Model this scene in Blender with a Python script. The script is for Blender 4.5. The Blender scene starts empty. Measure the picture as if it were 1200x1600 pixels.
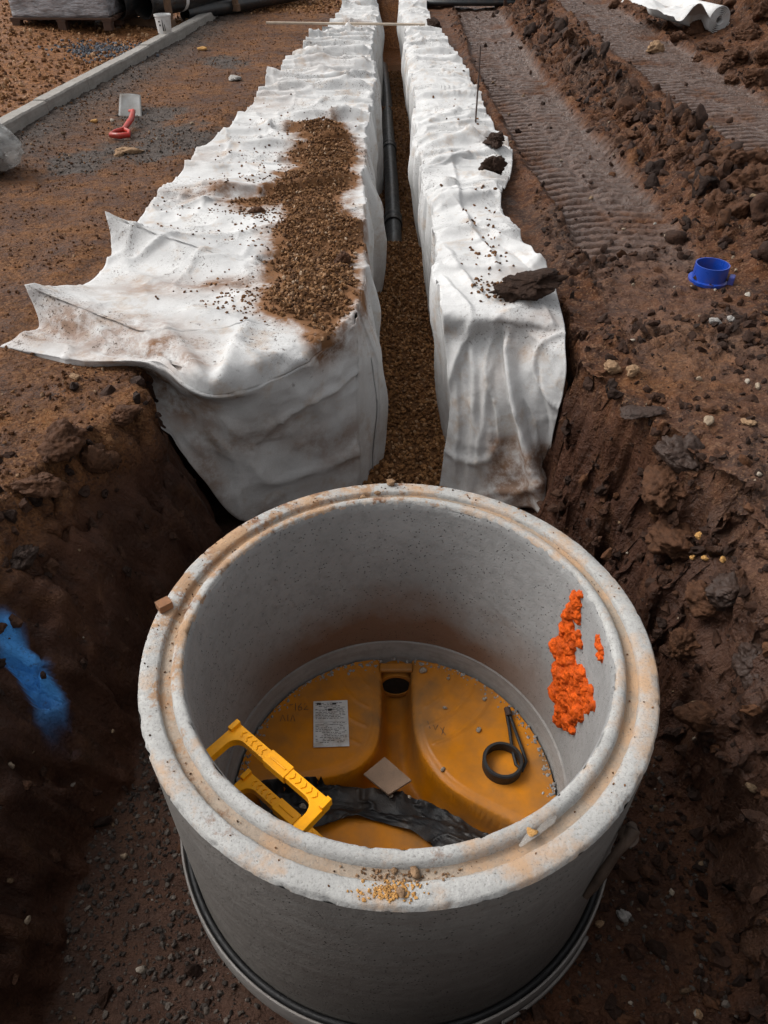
import bpy, bmesh, math, random
import numpy as np
from mathutils import Vector, Matrix
from mathutils.bvhtree import BVHTree

R = math.radians
scene = bpy.context.scene
col = scene.collection

# ------------------------------------------------------------------ camera, sky, sun, exposure
CAM_H, FPX, TH = 1.66, 1155.0, math.atan(1000/1155.0)
cam_d = bpy.data.cameras.new('camera')
cam = bpy.data.objects.new('camera', cam_d); col.objects.link(cam)
cam_d.sensor_fit = 'VERTICAL'; cam_d.sensor_height = 36.0; cam_d.lens = 36.0*FPX/1600
cam_d.clip_start = 0.05; cam_d.clip_end = 1000
cam.location = (0, 0, CAM_H); cam.rotation_euler = (R(90)-TH, 0, 0)
scene.camera = cam

SUN_EL, SUN_ROT = R(50), R(-76)
world = bpy.data.worlds.new('World'); scene.world = world; world.use_nodes = True
wn = world.node_tree; wn.nodes.clear()
sky = wn.nodes.new('ShaderNodeTexSky'); sky.sky_type = 'NISHITA'; sky.sun_disc = False
sky.sun_elevation = SUN_EL; sky.sun_rotation = SUN_ROT
sky.air_density = 1.0; sky.dust_density = 6.0; sky.ozone_density = 1.0
hs = wn.nodes.new('ShaderNodeHueSaturation'); hs.inputs['Saturation'].default_value = 0.10
bg = wn.nodes.new('ShaderNodeBackground'); bg.inputs['Strength'].default_value = 0.15
wo = wn.nodes.new('ShaderNodeOutputWorld')
wn.links.new(sky.outputs[0], hs.inputs['Color']); wn.links.new(hs.outputs[0], bg.inputs['Color'])
wn.links.new(bg.outputs[0], wo.inputs['Surface'])
sun_d = bpy.data.lights.new('sun', 'SUN'); sun_d.energy = 0.85; sun_d.angle = R(28); sun_d.color = (1, .94, .86)
sun = bpy.data.objects.new('sun', sun_d); col.objects.link(sun)
sdir = Vector((math.sin(SUN_ROT)*math.cos(SUN_EL), math.cos(SUN_ROT)*math.cos(SUN_EL), math.sin(SUN_EL)))
sun.rotation_euler = sdir.to_track_quat('Z', 'Y').to_euler()
vs = scene.view_settings; vs.view_transform = 'Standard'; vs.look = 'None'; vs.exposure = 0.36; vs.gamma = 1.0
vs.use_curve_mapping = False
scene.cycles.use_denoising = True
scene.cycles.max_bounces = 6; scene.cycles.diffuse_bounces = 3

# ------------------------------------------------------------------ measuring helpers: where a ray of the survey view meets a height, a distance or the chamber wall
_c, _s = math.cos(TH), math.sin(TH)
def ray(px, py):
    u = (px-600)/FPX; v = (py-800)/FPX
    return Vector((u, _c-v*_s, -_s-v*_c))
def W(px, py, z=0.0):
    r = ray(px, py); return Vector((0, 0, CAM_H)) + r*((z-CAM_H)/r.z)
def WY(px, py, y):
    r = ray(px, py); return Vector((0, 0, CAM_H)) + r*(y/r.y)

# ------------------------------------------------------------------ noise
def _hash(i, j, k, seed):
    n = (i.astype(np.int64)*374761393 + j.astype(np.int64)*668265263 + k.astype(np.int64)*2147483647 + seed*974634777) & 0xffffffff
    n = ((n ^ (n >> 13))*1274126177) & 0xffffffff
    n = ((n ^ (n >> 16))*2246822519) & 0xffffffff
    return ((n ^ (n >> 15)) & 0xffffff)/float(0xffffff)
def vnoise(p, seed=0):
    p = np.asarray(p, float); i = np.floor(p).astype(np.int64); f = p-i; f = f*f*f*(f*(f*6-15)+10)
    if p.shape[1] == 2:
        z = np.zeros(len(p), np.int64)
        g = lambda a, b: _hash(i[:, 0]+a, i[:, 1]+b, z, seed)
        x0 = g(0, 0)*(1-f[:, 0])+g(1, 0)*f[:, 0]; x1 = g(0, 1)*(1-f[:, 0])+g(1, 1)*f[:, 0]
        return (x0*(1-f[:, 1])+x1*f[:, 1])*2-1
    g = lambda a, b, c: _hash(i[:, 0]+a, i[:, 1]+b, i[:, 2]+c, seed)
    r = []
    for c in (0, 1):
        x0 = g(0, 0, c)*(1-f[:, 0])+g(1, 0, c)*f[:, 0]; x1 = g(0, 1, c)*(1-f[:, 0])+g(1, 1, c)*f[:, 0]
        r.append(x0*(1-f[:, 1])+x1*f[:, 1])
    return (r[0]*(1-f[:, 2])+r[1]*f[:, 2])*2-1
def fbm(p, octv=4, seed=0, gain=.5):
    p = np.asarray(p, float); o = 0; a = 1; t = 0
    for k in range(octv):
        o = o+a*vnoise(p, seed+k*17); t += a; a *= gain; p = p*2.03+5.3
    return o/t
def ridged(p, octv=3, seed=0):
    p = np.asarray(p, float); o = 0; a = 1; t = 0
    for k in range(octv):
        o = o+a*(1-np.abs(vnoise(p, seed+k*13))*2); t += a; a *= .5; p = p*2.1+3.1
    return o/t
def worley(p, seed=0):
    p = np.asarray(p, float); d = p.shape[1]; i = np.floor(p).astype(np.int64)
    f1 = np.full(len(p), 9.); f2 = np.full(len(p), 9.); cid = np.zeros(len(p))
    rng = (-1, 0, 1); z = np.zeros(len(p), np.int64)
    for a in rng:
        for b in rng:
            for c in (rng if d == 3 else (0,)):
                ci, cj = i[:, 0]+a, i[:, 1]+b; ck = i[:, 2]+c if d == 3 else z
                dd = (ci+_hash(ci, cj, ck, seed)-p[:, 0])**2+(cj+_hash(ci, cj, ck, seed+1)-p[:, 1])**2
                if d == 3: dd = dd+(ck+_hash(ci, cj, ck, seed+2)-p[:, 2])**2
                h = _hash(ci, cj, ck, seed+3); m = dd < f1
                f2 = np.where(m, f1, np.minimum(f2, dd)); cid = np.where(m, h, cid); f1 = np.where(m, dd, f1)
    return np.sqrt(f1), np.sqrt(f2), cid
def sstep(a, b, x):
    t = np.clip((x-a)/(b-a), 0, 1); return t*t*(3-2*t)
def inpoly(x, y, poly):
    ins = np.zeros(x.shape, bool); n = len(poly)
    for k in range(n):
        x0, y0 = poly[k][:2]; x1, y1 = poly[(k+1) % n][:2]
        if y0 == y1: continue
        c = ((y0 > y) != (y1 > y)) & (x < (x1-x0)*(y-y0)/(y1-y0)+x0)
        ins ^= c
    return ins
def sdpoly(x, y, poly):                       # signed distance, positive inside
    d = np.full(x.shape, 1e9); n = len(poly)
    for k in range(n):
        x0, y0 = poly[k][:2]; x1, y1 = poly[(k+1) % n][:2]
        ex, ey = x1-x0, y1-y0; t = np.clip(((x-x0)*ex+(y-y0)*ey)/(ex*ex+ey*ey), 0, 1)
        d = np.minimum(d, (x-x0-t*ex)**2+(y-y0-t*ey)**2)
    d = np.sqrt(d); return np.where(inpoly(x, y, poly), d, -d)

# ------------------------------------------------------------------ materials
class NT:
    def __init__(s, name):
        s.m = bpy.data.materials.new(name); s.m.use_nodes = True; s.t = s.m.node_tree
        s.b = s.t.nodes['Principled BSDF']; s.tc = None
    def n(s, typ, **kw):
        n = s.t.nodes.new(typ)
        for k, v in kw.items(): setattr(n, k, v)
        return n
    def lk(s, a, b): s.t.links.new(a, b)
    def co(s):
        if not s.tc: s.tc = s.n('ShaderNodeTexCoord').outputs['Object']
        return s.tc
    def noise(s, scale, detail=4, rough=.55, co=None, stretch=None):
        n = s.n('ShaderNodeTexNoise'); n.inputs['Scale'].default_value = scale; n.inputs['Detail'].default_value = detail
        n.inputs['Roughness'].default_value = rough; c = co or s.co()
        if stretch:
            mp = s.n('ShaderNodeMapping'); mp.inputs['Scale'].default_value = stretch; s.lk(c, mp.inputs[0]); c = mp.outputs[0]
        s.lk(c, n.inputs['Vector']); return n.outputs['Fac']
    def voro(s, scale, feature='F1', out='Distance'):
        n = s.n('ShaderNodeTexVoronoi', feature=feature); n.inputs['Scale'].default_value = scale
        s.lk(s.co(), n.inputs['Vector']); return n.outputs[out]
    def ramp(s, v, stops):
        n = s.n('ShaderNodeValToRGB'); e = n.color_ramp.elements
        while len(e) < len(stops): e.new(.5)
        for el, (p, c) in zip(e, stops):
            el.position = p; el.color = (c, c, c, 1) if not hasattr(c, '__len__') else (*c, 1)
        s.lk(v, n.inputs[0]); return n.outputs[0]
    def mix(s, f, a, b, mode='MIX'):
        n = s.n('ShaderNodeMix', data_type='RGBA', blend_type=mode)
        for sock, v in ((n.inputs[0], f), (n.inputs[6], a), (n.inputs[7], b)):
            if hasattr(v, 'is_linked'): s.lk(v, sock)
            elif hasattr(v, '__len__'): sock.default_value = (*v, 1)
            else: sock.default_value = v
        return n.outputs[2]
    def math(s, op, a, b=0.0, clamp=False):
        n = s.n('ShaderNodeMath', operation=op); n.use_clamp = clamp
        for sock, v in ((n.inputs[0], a), (n.inputs[1], b)):
            if hasattr(v, 'is_linked'): s.lk(v, sock)
            else: sock.default_value = v
        return n.outputs[0]
    def attr(s, name):
        return s.n('ShaderNodeAttribute', attribute_name=name).outputs['Fac']
    def island(s):
        return s.n('ShaderNodeNewGeometry').outputs['Random Per Island']
    def bump(s, h, dist=.01, strength=.6, prev=None):
        n = s.n('ShaderNodeBump'); n.inputs['Distance'].default_value = dist; n.inputs['Strength'].default_value = strength
        s.lk(h, n.inputs['Height'])
        if prev: s.lk(prev, n.inputs['Normal'])
        return n.outputs[0]
    def fin(s, color=None, rough=None, normal=None, metal=0.0, spec=None):
        for sock, v in ((s.b.inputs['Base Color'], color), (s.b.inputs['Roughness'], rough), (s.b.inputs['Normal'], normal)):
            if v is None: continue
            if hasattr(v, 'is_linked'): s.lk(v, sock)
            elif hasattr(v, '__len__'): sock.default_value = (*v, 1)
            else: sock.default_value = v
        s.b.inputs['Metallic'].default_value = metal
        if spec is not None: s.b.inputs['Specular IOR Level'].default_value = spec
        return s.m
def simple(name, c, rough=.5, var=.35, scale=12, bump=.0, metal=0.0, spec=None, dirt=None, dirt_amt=.5):
    t = NT(name); f = t.noise(scale, 5)
    colr = t.mix(t.ramp(f, [(.3, 0.), (.7, 1.)]), [v*(1-var) for v in c], c)
    if dirt: colr = t.mix(t.ramp(t.noise(scale*.6, 8, .65), [(.5-.25*dirt_amt, 0.), (.8-.2*dirt_amt, 1.)]), colr, dirt)
    nrm = t.bump(t.noise(scale*12, 4), .004, bump) if bump else None
    rr = t.ramp(t.noise(scale*2, 3), [(.3, max(rough-.12, .05)), (.7, min(rough+.12, 1.))])
    return t.fin(colr, rr, nrm, metal, spec)

def mat_ground():
    t = NT('mud_ground')
    n1 = t.noise(1.6, 8, .62); n2 = t.noise(13, 8, .65); n3 = t.noise(70, 5, .6); n4 = t.noise(5, 8, .68)
    vcol = t.voro(55, out='Color'); sep = t.n('ShaderNodeSeparateColor'); t.lk(vcol, sep.inputs[0])
    vcol2 = t.voro(105, out='Color'); sep2 = t.n('ShaderNodeSeparateColor'); t.lk(vcol2, sep2.inputs[0])
    c = t.mix(t.ramp(n1, [(.35, 0.), (.65, 1.)]), (.031, .0115, .0056), (.086, .0320, .0135))
    c = t.mix(t.ramp(n2, [(.42, 0.), (.70, .8)]), c, (.145, .055, .019))
    c = t.mix(t.ramp(n4, [(.30, .85), (.46, 0.)]), c, (.019, .0085, .0050))
    c = t.mix(t.ramp(sep2.outputs[0], [(.80, 0.), (.86, .55)]), c, (.20, .105, .055))
    # left: gritty ochre ground
    och = t.mix(t.ramp(n2, [(.33, 0.), (.62, 1.)]), (.064, .0240, .0092), (.180, .0720, .0220))
    och = t.mix(t.ramp(n1, [(.40, .8), (.56, 0.)]), och, (.060, .0230, .0110))
    och = t.mix(t.math('MULTIPLY', t.ramp(sep2.outputs[0], [(.35, 0.), (.9, 1.)]), t.ramp(n4, [(.42, 0.), (.6, .75)])), och, (.25, .125, .055))
    och = t.mix(t.math('MULTIPLY', t.ramp(sep2.outputs[1], [(.6, 0.), (.9, .8)]), t.ramp(n4, [(.40, 1.), (.6, .2)])), och, (.030, .0135, .008))
    c = t.mix(t.attr('ochre'), c, och)
    gr = t.mix(sep.outputs[0], (.095, .035, .011), (.29, .125, .044))
    c = t.mix(t.attr('gravel'), c, gr)
    gy = t.mix(t.ramp(n2, [(.3, 0.), (.7, 1.)]), (.044, .033, .027), (.105, .080, .067))
    gy = t.mix(t.ramp(n4, [(.3, .7), (.5, 0.)]), gy, (.030, .020, .015))
    c = t.mix(t.attr('grey'), c, gy)
    cl = t.mix(t.ramp(n1, [(.3, 0.), (.7, 1.)]), (.028, .0104, .0055), (.078, .030, .0145))
    cl = t.mix(t.ramp(n4, [(.52, 0.), (.75, .7)]), cl, (.105, .046, .019))
    stk = t.noise(7, 6, .65, stretch=(1.0, 2.6, .45))
    cl = t.mix(t.ramp(stk, [(.30, .6), (.5, 0.)]), cl, (.015, .0070, .0044))
    clay = t.attr('clay'); c = t.mix(clay, c, cl)
    wet_sheen = t.attr('wet_sheen')
    c = t.mix(wet_sheen, c, t.mix(t.ramp(n2, [(.3, 0.), (.7, 1.)]), (.056, .029, .019), (.135, .078, .055)))  # ruts tinted paler: sky sheen on damp mud, put into the colour
    pn = t.math('MULTIPLY', t.attr('paint'), t.ramp(t.noise(42, 7, .75), [(.28, .30), (.46, 1.)]))
    c = t.mix(pn, c, (.075, .33, .80))
    sm = t.attr('slick')
    r0 = t.ramp(n4, [(.35, .48), (.6, .92)]); r1 = t.ramp(t.noise(9, 5, .6), [(.35, .18), (.65, .42)]); r2 = t.ramp(stk, [(.35, .38), (.6, .75)])
    rough = t.mix(clay, r0, r2); rough = t.mix(wet_sheen, rough, r1)
    inv = t.math('SUBTRACT', 1.0, sm)
    hgt = t.math('ADD', t.math('MULTIPLY', t.math('ADD', t.math('MULTIPLY', t.voro(38), .35), t.math('MULTIPLY', t.voro(120), .16)), inv), t.math('MULTIPLY', n3, .32))
    b = t.bump(n2, .05, .55); b = t.bump(hgt, .035, .75, b); b = t.bump(stk, .05, .7, b); b = t.bump(t.noise(30, 6, .7), .012, .5, b)
    m = t.fin(c, rough, b, 0, .30)
    t.lk(t.math('ADD', .26, t.math('MULTIPLY', wet_sheen, .32)), t.b.inputs['Specular IOR Level'])
    return m
def mat_stone(name, stops, rough=.85, scale=40):
    t = NT(name)
    c = t.ramp(t.island(), stops); n = t.noise(scale, 5, .6)
    c = t.mix(t.ramp(n, [(.3, .55), (.6, 0.)]), c, [v*.45 for v in stops[0][1]])
    return t.fin(c, rough, t.bump(t.noise(scale*3, 4), .006, .6, t.bump(n, .02, .7)), 0, .25)
def mat_fabric():
    t = NT('white_geotextile')
    n = t.noise(2.2, 6, .6); fine = t.noise(170, 4, .75); spk = t.noise(75, 4, .6); sm = t.noise(6.5, 8, .7)
    c = t.mix(t.ramp(n, [(.3, 0.), (.7, 1.)]), (.45, .45, .45), (.63, .63, .625))
    c = t.mix(t.ramp(fine, [(.36, .40), (.58, 0.)]), c, (.40, .39, .375))
    c = t.mix(t.ramp(sm, [(.53, 0.), (.66, .55)]), c, (.38, .28, .20))
    d = t.attr('dirt')
    dm = t.math('MULTIPLY', d, t.ramp(t.noise(9, 9, .7), [(.34, .05), (.56, 1.)]), True)
    dm = t.math('MAXIMUM', dm, t.math('MULTIPLY', t.math('SUBTRACT', d, 1.0), 4., True))
    c = t.mix(dm, c, (.17, .080, .034))
    # splashes and boot marks: clusters of small dark flecks
    cl = t.ramp(t.noise(2.6, 4, .6), [(.47, 0.), (.58, 1.)])
    f1 = t.ramp(spk, [(.585, 0.), (.63, .9)]); f2 = t.ramp(t.noise(210, 3, .6), [(.60, 0.), (.66, .8)])
    f3 = t.math('MULTIPLY', t.ramp(t.noise(17, 7, .78), [(.60, 0.), (.64, .9)]), t.ramp(t.noise(4.1, 2, .5), [(.52, 0.), (.60, 1.)]))
    fl = t.math('MULTIPLY', cl, t.math('MAXIMUM', f1, f2)); fl = t.math('MAXIMUM', fl, f3)
    fl = t.math('MULTIPLY', fl, t.attr('flecks'))
    c = t.mix(fl, c, (.055, .034, .022))
    b = t.bump(fine, .0016, .5); b = t.bump(t.noise(26, 5, .6), .007, .55, b); b = t.bump(t.noise(7, 3, .5), .02, .35, b)
    m = t.fin(c, .85, b, 0, .25); return m
def mat_concrete(name, base=(.36, .36, .355), dust=0.0, pits=True, stain=False, dark=0.0, streak=False, rim=False):
    t = NT(name); n = t.noise(3.0, 8, .62); n2 = t.noise(28, 7, .65); n3 = t.noise(160, 4, .6)
    c = t.mix(t.ramp(n, [(.3, 0.), (.7, 1.)]), [v*.74 for v in base], base)
    c = t.mix(t.ramp(n2, [(.32, .6), (.52, 0.)]), c, [v*.62 for v in base])
    if streak: c = t.mix(t.ramp(t.noise(5, 6, .7, stretch=(1, 1, 9)), [(.38, .40), (.62, 0.)]), c, [base[0]*.55, base[1]*.47, base[2]*.44])
    if rim:
        sp = t.n('ShaderNodeSeparateXYZ'); t.lk(t.co(), sp.inputs[0])
        side = t.math('MULTIPLY', t.math('SUBTRACT', t.math('MULTIPLY', sp.outputs['Y'], .75), t.math('MULTIPLY', sp.outputs['X'], .70)), .20)
        mud = t.math('ADD', t.noise(7.5, 9, .72), side)
        c = t.mix(t.ramp(t.noise(90, 4, .7), [(.30, .55), (.55, 0.)]), c, [v*.55 for v in base])
        c = t.mix(t.ramp(mud, [(.60, 0.), (.66, .92)]), c, (.30, .18, .10))
        c = t.mix(t.ramp(t.math('ADD', t.noise(11, 9, .75), side), [(.66, 0.), (.72, .95)]), c, (.17, .082, .042))
    if dust:
        c = t.mix(t.ramp(t.noise(4.2, 8, .7), [(.62-.3*dust, 0.), (.72-.2*dust, .9)]), c, (.40, .255, .15))
        c = t.mix(t.ramp(t.noise(6.0, 9, .75), [(.60, 0.), (.68, .85)]), c, (.17, .082, .040))
    if stain:
        sp = t.n('ShaderNodeSeparateXYZ'); t.lk(t.co(), sp.inputs[0])
        hgt = t.math('ADD', sp.outputs['Z'], t.math('MULTIPLY', t.math('SUBTRACT', t.noise(2.6, 6, .6), .5), .55))
        c = t.mix(t.math('MULTIPLY', t.ramp(t.math('MULTIPLY', hgt, -1.), [(.42, 0.), (.66, .85)]), t.ramp(sp.outputs['Y'], [(.1, 0.), (.5, 1.)])), c, (.155, .070, .030))
    if rim: c = t.mix(t.ramp(n3, [(.35, .50), (.43, 0.)]), c, (.13, .12, .11))
    b = t.bump(n2, .008, .45); b = t.bump(n3, .003, .6, b)
    if pits:
        v = t.voro(70); pm = t.math('MULTIPLY', t.ramp(v, [(.10, 1.), (.2, 0.)]), t.ramp(t.noise(17, 3, .5), [(.42, 0.), (.52, 1.)]))
        c = t.mix(t.math('MULTIPLY', pm, .85), c, (.035, .03, .028)); b = t.bump(t.ramp(pm, [(0., 1.), (1., 0.)]), .008, .8, b)
    return t.fin(c, .88, b, 0, .3)

M = {}
M['ground'] = mat_ground()
M['gravel'] = mat_stone('brown_gravel', [(0., (.045, .0185, .0070)), (.45, (.125, .054, .019)), (.85, (.195, .090, .034)), (1., (.30, .17, .09))])
M['gravel_spill'] = mat_stone('spilled_gravel_stone', [(0., (.055, .024, .009)), (.4, (.145, .066, .024)), (.8, (.23, .115, .046)), (.97, (.34, .20, .11)), (1., (.5, .38, .27))])
M['gravel_trench_lightened'] = mat_stone('lightened_trench_stone', [(0., (.10, .042, .015)), (.4, (.25, .112, .040)), (.8, (.36, .180, .070)), (1., (.48, .30, .17))])  # same stone as the spill, colour lightened to make up for trench shade
M['gravel_orange'] = mat_stone('orange_gravel', [(0., (.07, .028, .010)), (.4, (.19, .085, .030)), (.8, (.30, .150, .062)), (1., (.42, .26, .15))])
M['gravel_grey'] = mat_stone('grey_gravel', [(0., (.034, .026, .022)), (.6, (.070, .056, .048)), (1., (.15, .125, .105))])
M['ochre_grit'] = mat_stone('ochre_grit', [(0., (.070, .028, .011)), (.5, (.12, .050, .018)), (.9, (.19, .090, .036)), (1., (.28, .19, .12))])
M['grit_grey'] = mat_stone('grey_mortar_grit', [(0., (.040, .032, .027)), (.6, (.078, .063, .054)), (1., (.15, .125, .105))])
M['gravel_blue'] = mat_stone('blue_grey_gravel', [(0., (.04, .045, .055)), (.6, (.09, .10, .12)), (1., (.2, .21, .23))])
M['clod'] = mat_stone('mud_clod_earth', [(0., (.017, .0078, .0046)), (.5, (.034, .0150, .0084)), (.85, (.056, .0240, .0120)), (1., (.095, .040, .017))], .8, 30)
M['clod_dark'] = mat_stone('dark_mud_clod', [(0., (.020, .010, .0062)), (1., (.034, .0165, .0095))], .8, 40)
M['clod_grey'] = mat_stone('wet_grey_clod', [(0., (.028, .0165, .0122)), (1., (.048, .029, .022))], .55, 25)
M['pebble'] = mat_stone('pale_pebbles', [(0., (.10, .06, .035)), (.5, (.22, .15, .09)), (.8, (.34, .27, .2)), (1., (.42, .40, .36))], .8)
M['yellow_stone'] = mat_stone('yellow_stone', [(0., (.42, .21, .06)), (1., (.52, .29, .10))], .8)
M['tan_stone'] = mat_stone('tan_stone', [(0., (.16, .085, .042)), (1., (.30, .19, .11))], .85)
M['grey_stone'] = mat_stone('grey_stone', [(0., (.26, .25, .24)), (1., (.32, .30, .28))], .85)
M['fabric'] = mat_fabric()
M['conc_out'] = mat_concrete('concrete_outer_face', (.20, .187, .172), streak=True)
M['conc_top'] = mat_concrete('concrete_rim', (.43, .425, .41), dust=.42, rim=True, pits=False)
M['conc_groove'] = mat_concrete('concrete_rebate', (.37, .30, .235), dust=.5, rim=True, pits=False)
M['conc_in'] = mat_concrete('concrete_inner_face', (.305, .303, .298), stain=True)
M['conc_base'] = mat_concrete('concrete_base', (.30, .285, .27), pits=False, streak=True)
M['kerb'] = mat_concrete('kerb_concrete', (.33, .315, .29), pits=False, streak=True)
M['rubber'] = simple('black_rubber', (.012, .012, .013), .6, bump=.4)
M['black_pipe'] = simple('black_pipe_plastic', (.016, .018, .020), .38, bump=.08, dirt=(.05, .035, .025), dirt_amt=.1)
M['bore_dark'] = simple('painted_bore_dark', (.006, .006, .006), .8)  # near-black, paints the darkness inside pipe ends
M['liner'] = simple('orange_liner_plastic', (.66, .225, .003), .42, .28, 5, .10, spec=.22, dirt=(.19, .105, .045), dirt_amt=.45)
M['step'] = simple('yellow_step_plastic', (.95, .40, .003), .42, .12, 6, .08, spec=.2, dirt=(.30, .13, .03), dirt_amt=.12)
M['foam'] = simple('orange_foam', (.66, .095, .005), .7, .55, 30, .6, spec=.2)
M['paper'] = simple('white_label', (.62, .61, .59), .6, .2, 30, 0, dirt=(.3, .22, .15), dirt_amt=.1)
M['ink'] = simple('dark_ink', (.05, .045, .045), .7)
M['film'] = simple('black_plastic_sheet', (.011, .011, .012), .48, .4, 14, .4, spec=.35, dirt=(.05, .035, .025), dirt_amt=.25)
M['tile'] = simple('board_scrap', (.30, .20, .135), .8, .3, 14, .5)
M['brick'] = simple('brown_block', (.27, .12, .05), .75, .35, 40, .6)
M['red'] = simple('red_plastic', (.50, .028, .018), .4, .3, 10, .05, dirt=(.16, .08, .05), dirt_amt=.15)
M['blue'] = simple('blue_plastic', (.010, .055, .36), .35, .2, 8, .05, dirt=(.09, .05, .03), dirt_amt=.08)
M['steel'] = simple('worn_steel', (.22, .225, .225), .6, .5, 9, .2, .0, dirt=(.10, .085, .07), dirt_amt=.6)
M['rust'] = simple('rusty_steel', (.055, .03, .022), .7, .4, 30, .5)
M['wood'] = simple('weathered_timber', (.16, .09, .05), .8, .45, 14, .5)
M['batten'] = simple('pale_batten', (.50, .41, .32), .8, .3, 14, .3)
M['white'] = simple('white_plastic', (.68, .68, .67), .45, .15, 14, 0, dirt=(.35, .28, .2), dirt_amt=.05)
M['strap'] = simple('tan_strap', (.085, .055, .038), .65, .5, 20, .5)
M['wood_dark'] = simple('pallet_timber', (.085, .042, .025), .85, .45, 14, .5)
def mat_film_clear(name, c, alpha, rough=.25):
    t = NT(name); n = t.noise(7, 6, .6, stretch=(1, 1, 3))
    m = t.fin(t.mix(t.ramp(n, [(.35, 0.), (.65, 1.)]), [v*.45 for v in c], c), rough, t.bump(n, .04, .9), 0, .6)
    t.b.inputs['Alpha'].default_value = alpha; return m
M['wrap'] = mat_film_clear('grey_stretch_wrap', (.42, .41, .43), 1.0)
M['poly_thin'] = mat_film_clear('thin_clear_film', (.55, .52, .48), .32)
M['poly'] = mat_film_clear('clear_polythene', (.62, .62, .60), .55)

# ------------------------------------------------------------------ object helpers
def tag(o, label=None, cat=None, group=None, kind=None):
    if label: o['label'] = label
    if cat: o['category'] = cat
    if group: o['group'] = group
    if kind: o['kind'] = kind
    return o
def empty(name, loc, label, cat, group=None, rz=0):
    o = bpy.data.objects.new(name, None); col.objects.link(o); o.location = loc; o.rotation_euler = (0, 0, rz)
    o.empty_display_size = .1
    return tag(o, label, cat, group)
def mesh_np(name, V, F, mat, parent=None, smooth=True, loc=None, attrs=None):
    V = np.ascontiguousarray(V, np.float32); F = np.ascontiguousarray(F, np.int32)
    me = bpy.data.meshes.new(name); n, k = F.shape
    me.vertices.add(len(V)); me.vertices.foreach_set('co', V.ravel())
    me.loops.add(n*k); me.loops.foreach_set('vertex_index', F.ravel())
    me.polygons.add(n); me.polygons.foreach_set('loop_start', np.arange(0, n*k, k, dtype=np.int32))
    me.polygons.foreach_set('loop_total', np.full(n, k, np.int32))
    me.polygons.foreach_set('use_smooth', np.full(n, smooth, bool))
    me.update(calc_edges=True); me.validate()
    for a, v in (attrs or {}).items():
        at = me.attributes.new(a, 'FLOAT', 'POINT'); at.data.foreach_set('value', np.ascontiguousarray(v, np.float32))
    me.materials.append(mat)
    o = bpy.data.objects.new(name, me); col.objects.link(o)
    if parent: o.parent = parent
    if loc is not None: o.location = loc
    return o
class MB:
    """collects primitives, links them as one mesh object"""
    def __init__(s): s.bm = bmesh.new()
    def _vs(s, pts): return [s.bm.verts.new(p) for p in pts]
    def box(s, c, d, rot=None):
        rot = rot or Matrix.Identity(3); c = Vector(c); v = []
        for z in (-1, 1):
            for y in (-1, 1):
                for x in (-1, 1): v.append(s.bm.verts.new(c+rot @ Vector((x*d[0]/2, y*d[1]/2, z*d[2]/2))))
        for f in ((0, 2, 3, 1), (4, 5, 7, 6), (0, 1, 5, 4), (2, 6, 7, 3), (0, 4, 6, 2), (1, 3, 7, 5)):
            s.bm.faces.new([v[i] for i in f])
        return s
    def tube(s, path, r, n=12, cap=True, flat=1.0):
        P = [Vector(p) for p in path]; rr = r if hasattr(r, '__len__') else [r]*len(P); rings = []; up = None
        for i, p in enumerate(P):
            d = (P[min(i+1, len(P)-1)]-P[max(i-1, 0)]).normalized()
            if up is None: up = d.orthogonal().normalized() if abs(d.z) > .9 else (Vector((0, 0, 1))-d*d.z).normalized()
            up = (up-d*up.dot(d)).normalized(); sd = d.cross(up)
            rings.append(s._vs([p+(sd*math.cos(a)+up*math.sin(a)*flat)*rr[i] for a in [2*math.pi*k/n for k in range(n)]]))
        for a, b in zip(rings, rings[1:]):
            for k in range(n): s.bm.faces.new((a[k], a[(k+1) % n], b[(k+1) % n], b[k]))
        if cap: s.bm.faces.new(rings[0][::-1]); s.bm.faces.new(rings[-1])
        return s
    def lathe(s, prof, n=64, c=(0, 0, 0), axis=None, closed=True, jit=None):
        """prof: (r, z) list; closed joins last to first"""
        c = Vector(c); rot = Vector((0, 0, 1)).rotation_difference(Vector(axis)).to_matrix() if axis else Matrix.Identity(3)
        rings = [s._vs([c+rot @ Vector((r*math.cos(2*math.pi*k/n), r*math.sin(2*math.pi*k/n), z)) for k in range(n)]) for r, z in prof]
        seq = list(zip(rings, rings[1:]))+([(rings[-1], rings[0])] if closed else [])
        for a, b in seq:
            for k in range(n): s.bm.faces.new((a[k], a[(k+1) % n], b[(k+1) % n], b[k]))
        return s
    def poly_prism(s, pts, z0, z1):
        a = s._vs([(x, y, z0) for x, y in pts]); b = s._vs([(x, y, z1) for x, y in pts]); n = len(pts)
        s.bm.faces.new(a[::-1]); s.bm.faces.new(b)
        for k in range(n): s.bm.faces.new((a[k], a[(k+1) % n], b[(k+1) % n], b[k]))
        return s
    def build(s, name, mat, parent=None, smooth=False, bevel=0, loc=None, recalc=True):
        if recalc: bmesh.ops.recalc_face_normals(s.bm, faces=s.bm.faces)
        me = bpy.data.meshes.new(name); s.bm.to_mesh(me); s.bm.free(); me.materials.append(mat)
        if smooth:
            me.polygons.foreach_set('use_smooth', np.ones(len(me.polygons), bool))
            try: me.set_sharp_from_angle(angle=R(smooth if smooth > 1 else 40))
            except Exception: pass
        o = bpy.data.objects.new(name, me); col.objects.link(o)
        if parent: o.parent = parent
        if loc is not None: o.location = loc
        if bevel:
            b = o.modifiers.new('bevel', 'BEVEL'); b.width = bevel; b.segments = 2; b.limit_method = 'ANGLE'; b.harden_normals = False
        return o
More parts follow.
